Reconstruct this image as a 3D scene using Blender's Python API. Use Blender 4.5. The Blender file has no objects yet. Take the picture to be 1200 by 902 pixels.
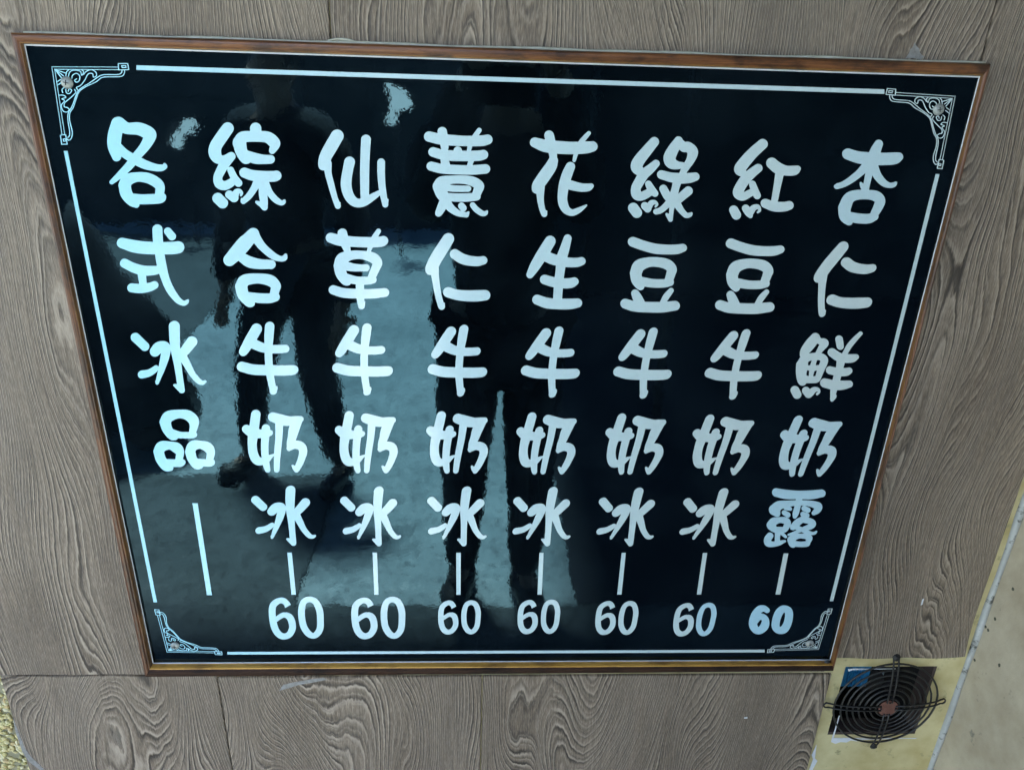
import bpy, bmesh, math, random
import numpy as np
from mathutils import Vector, Matrix
from mathutils.geometry import delaunay_2d_cdt
random.seed(7)
SC = bpy.context.scene
COL = SC.collection
# ================================================================ camera, world, sun, exposure
Z0 = 1.25                       # height of the sign's middle above the ground; the sign's face is the plane y = 0
CAM_R = np.array([[0.99883174,-0.03781925,0.03008072],[-0.01310987,0.38706773,0.92195808],[-0.04651104,-0.92127535,0.38611973]])
CAM_C = np.array([-0.03271504,-0.74721725,0.3470497])
FPX = 849.2
cam_d = bpy.data.cameras.new('camera'); cam = bpy.data.objects.new('camera', cam_d); COL.objects.link(cam)
cam_d.sensor_width = 36; cam_d.sensor_fit = 'HORIZONTAL'; cam_d.lens = FPX/1200*36
cam_d.clip_start = .01; cam_d.clip_end = 500
M = Matrix(CAM_R.T.tolist()).to_4x4(); M.translation = Vector((CAM_C[0], CAM_C[1], CAM_C[2]+Z0)); cam.matrix_world = M
SC.camera = cam
SUN_EL, SUN_AZ = math.radians(70), math.radians(196)      # azimuth clockwise from +y: the sun stands over the street
w = bpy.data.worlds.new('World'); SC.world = w; w.use_nodes = True
sky = w.node_tree.nodes.new('ShaderNodeTexSky'); sky.sky_type = 'NISHITA'; sky.sun_disc = False
sky.sun_elevation = SUN_EL; sky.sun_rotation = SUN_AZ
bg = w.node_tree.nodes['Background']; bg.inputs['Strength'].default_value = .07
w.node_tree.links.new(sky.outputs[0], bg.inputs['Color'])
sd = bpy.data.lights.new('sun', 'SUN'); sd.energy = 5.0; sd.angle = math.radians(7); sd.color = (1, .87, .70)
sun = bpy.data.objects.new('sun', sd); COL.objects.link(sun)
sdir = Vector((math.sin(SUN_AZ)*math.cos(SUN_EL), math.cos(SUN_AZ)*math.cos(SUN_EL), math.sin(SUN_EL)))
sun.rotation_euler = sdir.to_track_quat('Z', 'Y').to_euler(); sun.location = sdir*30
vs = SC.view_settings; vs.view_transform = 'Standard'; vs.look = 'None'; vs.exposure = 3.92; vs.gamma = 1; vs.use_curve_mapping = False
SC.cycles.max_bounces = 8; SC.cycles.diffuse_bounces = 5; SC.cycles.glossy_bounces = 5

# ================================================================ materials
def mat(name):
    m = bpy.data.materials.new(name); m.use_nodes = True
    nt = m.node_tree; return m, nt, nt.nodes['Principled BSDF']
class N:
    """small helper for writing node graphs"""
    def __init__(s, nt): s.nt = nt
    def n(s, t, ins=None, **kw):
        nd = s.nt.nodes.new(t)
        for k, v in kw.items(): setattr(nd, k, v)
        for k, v in (ins or {}).items(): s.put(nd.inputs[k], v)
        return nd
    def put(s, sock, v):
        if hasattr(v, 'is_output'): s.nt.links.new(v, sock)
        else: sock.default_value = v
    def math(s, op, a, b=0., c=0., clamp=False):
        nd = s.n('ShaderNodeMath', {0: a, 1: b, 2: c}, operation=op); nd.use_clamp = clamp; return nd.outputs[0]
    def noise(s, vec, scale, detail=2., rough=.5, dist=0., col=False):
        nd = s.n('ShaderNodeTexNoise', {'Vector': vec, 'Scale': scale, 'Detail': detail, 'Roughness': rough, 'Distortion': dist})
        return nd.outputs['Color' if col else 'Fac']
    def ramp(s, f, stops, interp='LINEAR'):
        nd = s.n('ShaderNodeValToRGB', {'Fac': f}); e = nd.color_ramp.elements; nd.color_ramp.interpolation = interp
        while len(e) < len(stops): e.new(.5)
        for k, (p, c) in enumerate(stops):
            e[k].position = p; e[k].color = (*c, 1) if len(c) == 3 else c
        return nd.outputs[0]
    def mix(s, f, a, b, blend='MIX'):
        nd = s.n('ShaderNodeMix', data_type='RGBA', blend_type=blend)
        s.put(nd.inputs[0], f); s.put(nd.inputs[6], a if hasattr(a, 'is_output') else (*a, 1)); s.put(nd.inputs[7], b if hasattr(b, 'is_output') else (*b, 1))
        return nd.outputs[2]
    def rng(s, v, a, b, c=0., d=1., smooth=False):
        nd = s.n('ShaderNodeMapRange', {0: v, 1: a, 2: b, 3: c, 4: d}); nd.clamp = True
        if smooth: nd.interpolation_type = 'SMOOTHSTEP'
        return nd.outputs[0]
    def bump(s, h, strength, dist):
        return s.n('ShaderNodeBump', {'Height': h, 'Strength': strength, 'Distance': dist}).outputs[0]
    def pos(s): return s.n('ShaderNodeNewGeometry').outputs['Position']
    def scale(s, v, xyz):
        return s.n('ShaderNodeVectorMath', {0: v, 1: xyz}, operation='MULTIPLY').outputs[0]
def setp(b, **kw):
    for k, v in kw.items():
        k = k.replace('_', ' ')
        b.inputs[k].default_value = (*v, 1) if isinstance(v, tuple) and len(v) == 3 else v

def m_laminate():
    m, nt, b = mat('grey woodgrain laminate'); g = N(nt)
    sep = g.n('ShaderNodeSeparateXYZ', {0: g.pos()})
    rnd = g.n('ShaderNodeObjectInfo').outputs['Random']
    x = g.math('MULTIPLY_ADD', rnd, 13.7, sep.outputs[0]); z = g.math('MULTIPLY_ADD', rnd, 7.9, sep.outputs[2])
    q = g.n('ShaderNodeCombineXYZ', {0: x, 1: z, 2: g.math('MULTIPLY', rnd, 31.)}).outputs[0]
    low = g.noise(g.scale(q, (7.5, 1.9, 1)), 1., 1., .4)
    mid = g.noise(g.scale(q, (30, 5.5, 1)), 1., 2., .5)
    tiny = g.noise(g.scale(q, (260, 50, 1)), 1., 2., .6)
    h = g.math('MULTIPLY', x, 185.)
    h = g.math('MULTIPLY_ADD', low, 58., h); h = g.math('MULTIPLY_ADD', mid, 2.4, h); h = g.math('MULTIPLY_ADD', tiny, .36, h)
    keep = g.noise(g.scale(q, (24, 3.5, 1)), 1.7, 2., .6); keepb = g.noise(g.scale(q, (31, 4.5, 1)), 1.3, 2., .6)
    def lines(mul, off, a_, b_):
        f = g.math('FRACT', g.math('MULTIPLY_ADD', h, mul, off))
        return g.math('MULTIPLY', g.rng(f, 0., a_), g.rng(f, a_+.02, b_, 1., 0.)), g.math('MULTIPLY', g.rng(f, .70, .92), g.rng(f, .94, .999, 1., 0.))
    l1, h1 = lines(1., 0., .08, .38); l2, h2 = lines(1.83, .37, .14, .6); l3, h3 = lines(.317, .2, .03, .16)
    k1 = g.rng(keep, .36, .60, .22, 1.); k2 = g.rng(keepb, .36, .62, .9, .12); k3 = g.rng(keepb, .40, .56, 0., 1.)
    fib = g.noise(g.scale(q, (760, 15, 1)), 1., 3., .7)
    fib2 = g.noise(g.scale(q, (2100, 110, 1)), 1., 2., .65)
    blot = g.noise(g.scale(q, (9, 3, 1)), 1.3, 3., .55)
    base = g.mix(g.rng(blot, .3, .7), (.205, .146, .099), (.345, .262, .188))
    base = g.mix(g.rng(fib, .34, .66), g.mix(1., base, (.47, .465, .46), 'MULTIPLY'), base)
    base = g.mix(g.math('MULTIPLY', g.rng(fib2, .50, .70), .42), base, (.54, .455, .345))
    base = g.mix(g.math('MULTIPLY', g.rng(fib2, .50, .32), .55), base, (.075, .06, .046))
    dk = g.math('ADD', g.math('MULTIPLY', l1, k1), g.math('ADD', g.math('MULTIPLY', g.math('MULTIPLY', l2, k2), .6), g.math('MULTIPLY', g.math('MULTIPLY', l3, k3), .45)), clamp=True)
    lt = g.math('ADD', g.math('MULTIPLY', h1, k1), g.math('MULTIPLY', g.math('MULTIPLY', h2, k2), .6), clamp=True)
    base = g.mix(g.math('MULTIPLY', dk, .80), base, (.026, .020, .016))
    base = g.mix(g.math('MULTIPLY', lt, .6), base, (.54, .44, .335))
    g.put(b.inputs['Base Color'], base)
    hh = g.math('MULTIPLY_ADD', dk, -1., g.math('MULTIPLY', fib, .5)); hh = g.math('MULTIPLY_ADD', fib2, .35, hh)
    g.put(b.inputs['Normal'], g.bump(hh, 1., .0009))
    g.put(b.inputs['Roughness'], g.rng(fib, .3, .7, .5, .62)); setp(b, Specular_IOR_Level=.42)
    return m

def m_gloss_black():
    m, nt, b = mat('black gloss acrylic'); g = N(nt); p = g.pos()
    dust = g.noise(p, 9., 5., .62); spk = g.noise(p, 420., 2., .5)
    scr = g.noise(g.scale(p, (14, 14, 300)), 1., 2., .6)
    f = g.math('MULTIPLY', g.rng(dust, .44, .72), .8)
    col = g.mix(f, (.0009, .0020, .0030), (.0052, .0088, .0115))
    col = g.mix(g.math('MULTIPLY', g.rng(spk, .74, .82), .5), col, (.10, .12, .13))
    g.put(b.inputs['Base Color'], col)
    g.put(b.inputs['Roughness'], g.math('ADD', g.rng(dust, .4, .75, .008, .04), g.math('MULTIPLY', g.rng(scr, .6, .7), .012)))
    hgt = g.math('MULTIPLY_ADD', g.noise(p, 26., 2., .5), .9, g.math('MULTIPLY', g.noise(p, 280., 2., .5), .10))
    g.put(b.inputs['Normal'], g.bump(hgt, .32, .0004))
    setp(b, IOR=1.5, Specular_Tint=(.32, .72, 1.))
    return m

def m_vinyl():
    m, nt, b = mat('pale vinyl lettering'); g = N(nt); p = g.pos()
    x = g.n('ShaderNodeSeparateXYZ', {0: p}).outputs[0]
    col_x = g.ramp(g.rng(g.math('MULTIPLY_ADD', g.noise(p, 5., 2., .5), .12, x), -.36, .50),
                  [(0, (.40, .76, .86)), (.28, (.56, .74, .78)), (.55, (.54, .68, .69)), (.85, (.56, .64, .62)), (1, (.55, .62, .59))])  # cyan at the left, greyer towards the right
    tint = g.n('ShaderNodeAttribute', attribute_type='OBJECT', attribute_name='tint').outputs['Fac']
    col = g.mix(tint, col_x, (.36, .62, .75))
    col = g.mix(g.math('MULTIPLY', g.rng(g.noise(p, 160., 3., .6), .5, .8), .12), col, (.3, .33, .32))
    g.put(b.inputs['Base Color'], col); setp(b, Roughness=.12, IOR=1.5)
    hgt = g.noise(p, 60., 2., .5); g.put(b.inputs['Normal'], g.bump(hgt, .2, .0004))
    return m

def m_wood(name, c1, c2, axis, rough=.35, dark=(.03, .012, .006)):
    m, nt, b = mat(name); g = N(nt); p = g.pos()
    s = (18, 60, 900) if axis == 'x' else (900, 60, 18)
    n1 = g.noise(g.scale(p, s), 1., 3., .6, .3); n2 = g.noise(g.scale(p, (.35, 1, 1) if axis == 'x' else (1, 1, .35)), 60., 5., .65)
    col = g.mix(g.rng(n1, .3, .7), c1, c2); col = g.mix(g.math('MULTIPLY', g.rng(n2, .46, .62), .85), col, dark)
    g.put(b.inputs['Base Color'], col); setp(b, Roughness=rough)
    g.put(b.inputs['Normal'], g.bump(n1, .35, .0006)); return m

def m_mottled(name, c1, c2, scale=30., rough=.6, bump=.2, c3=None, spot=.66, dist=.001, stretch=(1, 1, 1), metallic=0.):
    m, nt, b = mat(name); g = N(nt); p = g.scale(g.pos(), stretch)
    n1 = g.noise(p, scale, 5., .6); col = g.mix(g.rng(n1, .32, .68), c1, c2)
    if c3: col = g.mix(g.rng(g.noise(p, scale*2.7, 4., .65), spot, spot+.1), col, c3)
    g.put(b.inputs['Base Color'], col); setp(b, Roughness=rough, Metallic=metallic)
    g.put(b.inputs['Normal'], g.bump(g.noise(p, scale*5, 3., .6), bump, dist)); return m

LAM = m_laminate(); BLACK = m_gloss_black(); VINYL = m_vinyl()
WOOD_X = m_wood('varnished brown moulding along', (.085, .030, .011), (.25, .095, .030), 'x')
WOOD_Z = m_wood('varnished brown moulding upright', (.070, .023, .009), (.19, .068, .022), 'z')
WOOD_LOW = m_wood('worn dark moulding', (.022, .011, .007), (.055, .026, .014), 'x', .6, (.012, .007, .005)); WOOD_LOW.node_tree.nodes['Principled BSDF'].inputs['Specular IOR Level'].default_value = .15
GOLD_X = m_wood('golden inner lip along', (.62, .31, .05), (.72, .38, .08), 'x', .4, (.30, .14, .03))  # lower lip: colour brightened to make up for the weak light on it
GOLD_TOP = m_wood('darker inner lip', (.20, .09, .02), (.30, .14, .03), 'x', .4, (.06, .03, .012))  # top lip: darker brown than the lower one
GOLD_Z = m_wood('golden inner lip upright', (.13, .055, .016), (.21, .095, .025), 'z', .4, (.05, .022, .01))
EDGE = m_mottled('pale panel edge', (.62, .66, .68), (.74, .77, .78), 40., .4, .05)
CREAM = m_mottled('yellow cream painted board', (.47, .38, .165), (.66, .58, .32), 17., .55, .35, (.33, .29, .14), .6)
TORN = m_mottled('torn white paint edge', (.62, .64, .66), (.75, .76, .78), 60., .7, .2)
PLASTER = m_mottled('grubby cream plaster', (.33, .27, .18), (.47, .405, .29), 13., .75, .5, (.15, .145, .11), .64, .002)
CAULK = m_mottled('mouldy white caulk', (.31, .315, .295), (.44, .445, .42), 25., .45, .3, (.07, .07, .055), .56)
BEAD = m_mottled('clear glue bead', (.48, .45, .34), (.66, .63, .50), 80., .25, .3)
WIRE = m_mottled('blackened wire', (.018, .019, .019), (.045, .042, .038), 120., .45, .3, (.10, .05, .03), .66, metallic=.35)
RUST = m_mottled('rusty painted steel', (.13, .052, .035), (.20, .085, .06), 150., .6, .4, (.06, .03, .025), .62)
DUCT = m_mottled('dark duct', (.005, .0042, .004), (.014, .011, .009), 30., .8, .3)  # near-black brown for the opening and the fan
DUCTLIP = m_mottled('dark brown hole edge', (.05, .033, .028), (.085, .06, .05), 40., .7, .3)
BLUE = m_mottled('blue plastic', (.006, .12, .28), (.012, .20, .42), 90., .35, .1)
STEEL = m_mottled('tarnished screw', (.28, .30, .28), (.40, .42, .39), 260., .45, .2, (.14, .12, .09), .62, metallic=.5)
MOULD = m_mottled('olive mould', (.05, .05, .035), (.09, .09, .06), 60., .9, 0.)
DARK = m_mottled('black slot', (.012, .012, .012), (.02, .02, .02), 60., .7, 0.)
CHIP = m_mottled('pale scuffs and sheen', (.19, .175, .155), (.30, .29, .275), 260., .6, .2)
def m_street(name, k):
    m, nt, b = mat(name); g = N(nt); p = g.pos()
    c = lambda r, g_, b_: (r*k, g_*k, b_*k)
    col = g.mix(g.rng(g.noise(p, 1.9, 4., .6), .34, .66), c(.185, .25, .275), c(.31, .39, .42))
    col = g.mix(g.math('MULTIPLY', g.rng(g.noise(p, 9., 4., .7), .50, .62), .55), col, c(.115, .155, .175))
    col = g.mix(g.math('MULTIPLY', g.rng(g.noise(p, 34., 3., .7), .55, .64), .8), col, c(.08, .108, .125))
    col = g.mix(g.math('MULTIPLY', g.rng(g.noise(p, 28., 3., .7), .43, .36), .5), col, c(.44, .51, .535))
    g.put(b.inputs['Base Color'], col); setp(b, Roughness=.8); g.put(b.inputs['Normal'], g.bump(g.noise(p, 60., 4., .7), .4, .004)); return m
GROUND = m_street('speckled street concrete', 1.); APRON = m_street('darkened paving', .25)  # APRON: same concrete darkened, to dim the mirrored near ground
BRICKW = m_mottled('dull dark render', (.028, .030, .032), (.05, .05, .05), 1.5, .9, .3)
SHUT = m_mottled('dark roller shutter', (.02, .024, .028), (.035, .038, .04), 3., .6, .1)
CANVAS = m_mottled('dark canvas', (.018, .022, .03), (.03, .034, .042), 3., .9, .2)
POLE = m_mottled('galvanised steel', (.45, .47, .48), (.58, .60, .60), 12., .5, .1)
SKIN = m_mottled('skin', (.40, .23, .15), (.46, .27, .18), 20., .55, .05)
CLOTH1 = m_mottled('charcoal cloth', (.016, .017, .020), (.028, .029, .033), 40., .9, .2)
CLOTH2 = m_mottled('black denim', (.010, .012, .017), (.02, .022, .03), 50., .9, .2)
HAIR = m_mottled('black hair', (.008, .007, .006), (.015, .013, .012), 60., .5, .3, stretch=(1, 1, .1))
SHOE = m_mottled('black shoe', (.01, .01, .01), (.02, .02, .02), 40., .5, .1)

# ================================================================ object helpers
WORLD_AT = {}
def empty(name, loc, label=None, cat=None, group=None, kind=None, parent=None):
    o = bpy.data.objects.new(name, None); COL.objects.link(o); o.empty_display_size = .05
    tag(o, label, cat, group, kind); place(o, loc, parent); return o
def place(o, loc, parent=None):
    """loc in sign coordinates: x right, y into the wall, z up from the middle of the sign"""
    w_ = Vector((loc[0], loc[1], loc[2]+Z0)); WORLD_AT[o.name] = w_
    if parent is not None: o.parent = parent; o.location = w_-WORLD_AT[parent.name]
    else: o.location = w_
def tag(o, label=None, cat=None, group=None, kind=None):
    for k, v in (('label', label), ('category', cat), ('group', group), ('kind', kind)):
        if v: o[k] = v
    return o
def link(name, me, loc, parent=None, **kw):
    o = bpy.data.objects.new(name, me); COL.objects.link(o); place(o, loc, parent); tag(o, **kw); return o
def mesh(name, verts, faces, mats, midx=None, smooth=False):
    me = bpy.data.meshes.new(name); me.from_pydata([tuple(v) for v in verts], [], faces)
    for m in (mats if isinstance(mats, (list, tuple)) else [mats]): me.materials.append(m)
    if midx is not None: me.polygons.foreach_set('material_index', midx)
    if smooth: me.polygons.foreach_set('use_smooth', [True]*len(me.polygons))
    me.update(); return me
def bm_mesh(name, bm, mats, smooth=False, normals=True):
    if normals: bmesh.ops.recalc_face_normals(bm, faces=bm.faces)
    me = bpy.data.meshes.new(name); bm.to_mesh(me); bm.free()
    for m in (mats if isinstance(mats, (list, tuple)) else [mats]): me.materials.append(m)
    if smooth: me.polygons.foreach_set('use_smooth', [True]*len(me.polygons))
    return me
def bm_box(bm, lo, hi, bev=0.):
    r = bmesh.ops.create_cube(bm, size=1); vs_ = r['verts']
    for v in vs_: v.co = Vector([(lo[i]+hi[i])/2 + v.co[i]*(hi[i]-lo[i]) for i in range(3)])
    if bev:
        es = list({e for v in vs_ for e in v.link_edges})
        bmesh.ops.bevel(bm, geom=es, offset=bev, segments=2, affect='EDGES', profile=.5)
def box(name, lo, hi, m, parent=None, bev=0., **kw):
    c = [(a+b_)/2 for a, b_ in zip(lo, hi)]; bm = bmesh.new()
    bm_box(bm, [a-k for a, k in zip(lo, c)], [a-k for a, k in zip(hi, c)], bev)
    return link(name, bm_mesh(name, bm, m), c, parent, **kw)
def bm_tube(bm, pts, r, n=8, closed=False, cap=True):
    pts = [Vector(p) for p in pts]; L = len(pts); rings = []; up0 = None
    for i, p in enumerate(pts):
        a = pts[(i-1) % L] if (closed or i) else p; c = pts[(i+1) % L] if (closed or i < L-1) else p
        t = (c-a).normalized()
        if up0 is None: up0 = Vector((0, 1, 0)) if abs(t.y) < .9 else Vector((1, 0, 0))
        s = t.cross(up0).normalized(); u = s.cross(t).normalized(); up0 = u
        rr = r[i] if isinstance(r, (list, tuple)) else r
        rings.append([bm.verts.new(p+(s*math.cos(k*2*math.pi/n)+u*math.sin(k*2*math.pi/n))*rr) for k in range(n)])
    for i in range(L if closed else L-1):
        A, B = rings[i], rings[(i+1) % L]
        for k in range(n): bm.faces.new((A[k], A[(k+1) % n], B[(k+1) % n], B[k]))
    if cap and not closed: bm.faces.new(rings[0][::-1]); bm.faces.new(rings[-1])
def tube(name, pts, r, m, origin, parent=None, n=8, closed=False, **kw):
    bm = bmesh.new(); bm_tube(bm, [Vector(p)-Vector(origin) for p in pts], r, n, closed)
    return link(name, bm_mesh(name, bm, m, True), origin, parent, **kw)
# measured photo position -> place on a plane parallel to the sign (y = depth)
def at(u, v, y=0.):
    d = CAM_R.T @ np.array([(u-600)/FPX, -(v-451)/FPX, -1.]); k = (y-CAM_C[1])/d[1]
    return CAM_C + k*d
def seen(X):
    q = CAM_R @ (np.asarray(X)-CAM_C); return 600+FPX*q[0]/-q[2], 451-FPX*q[1]/-q[2]
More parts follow.
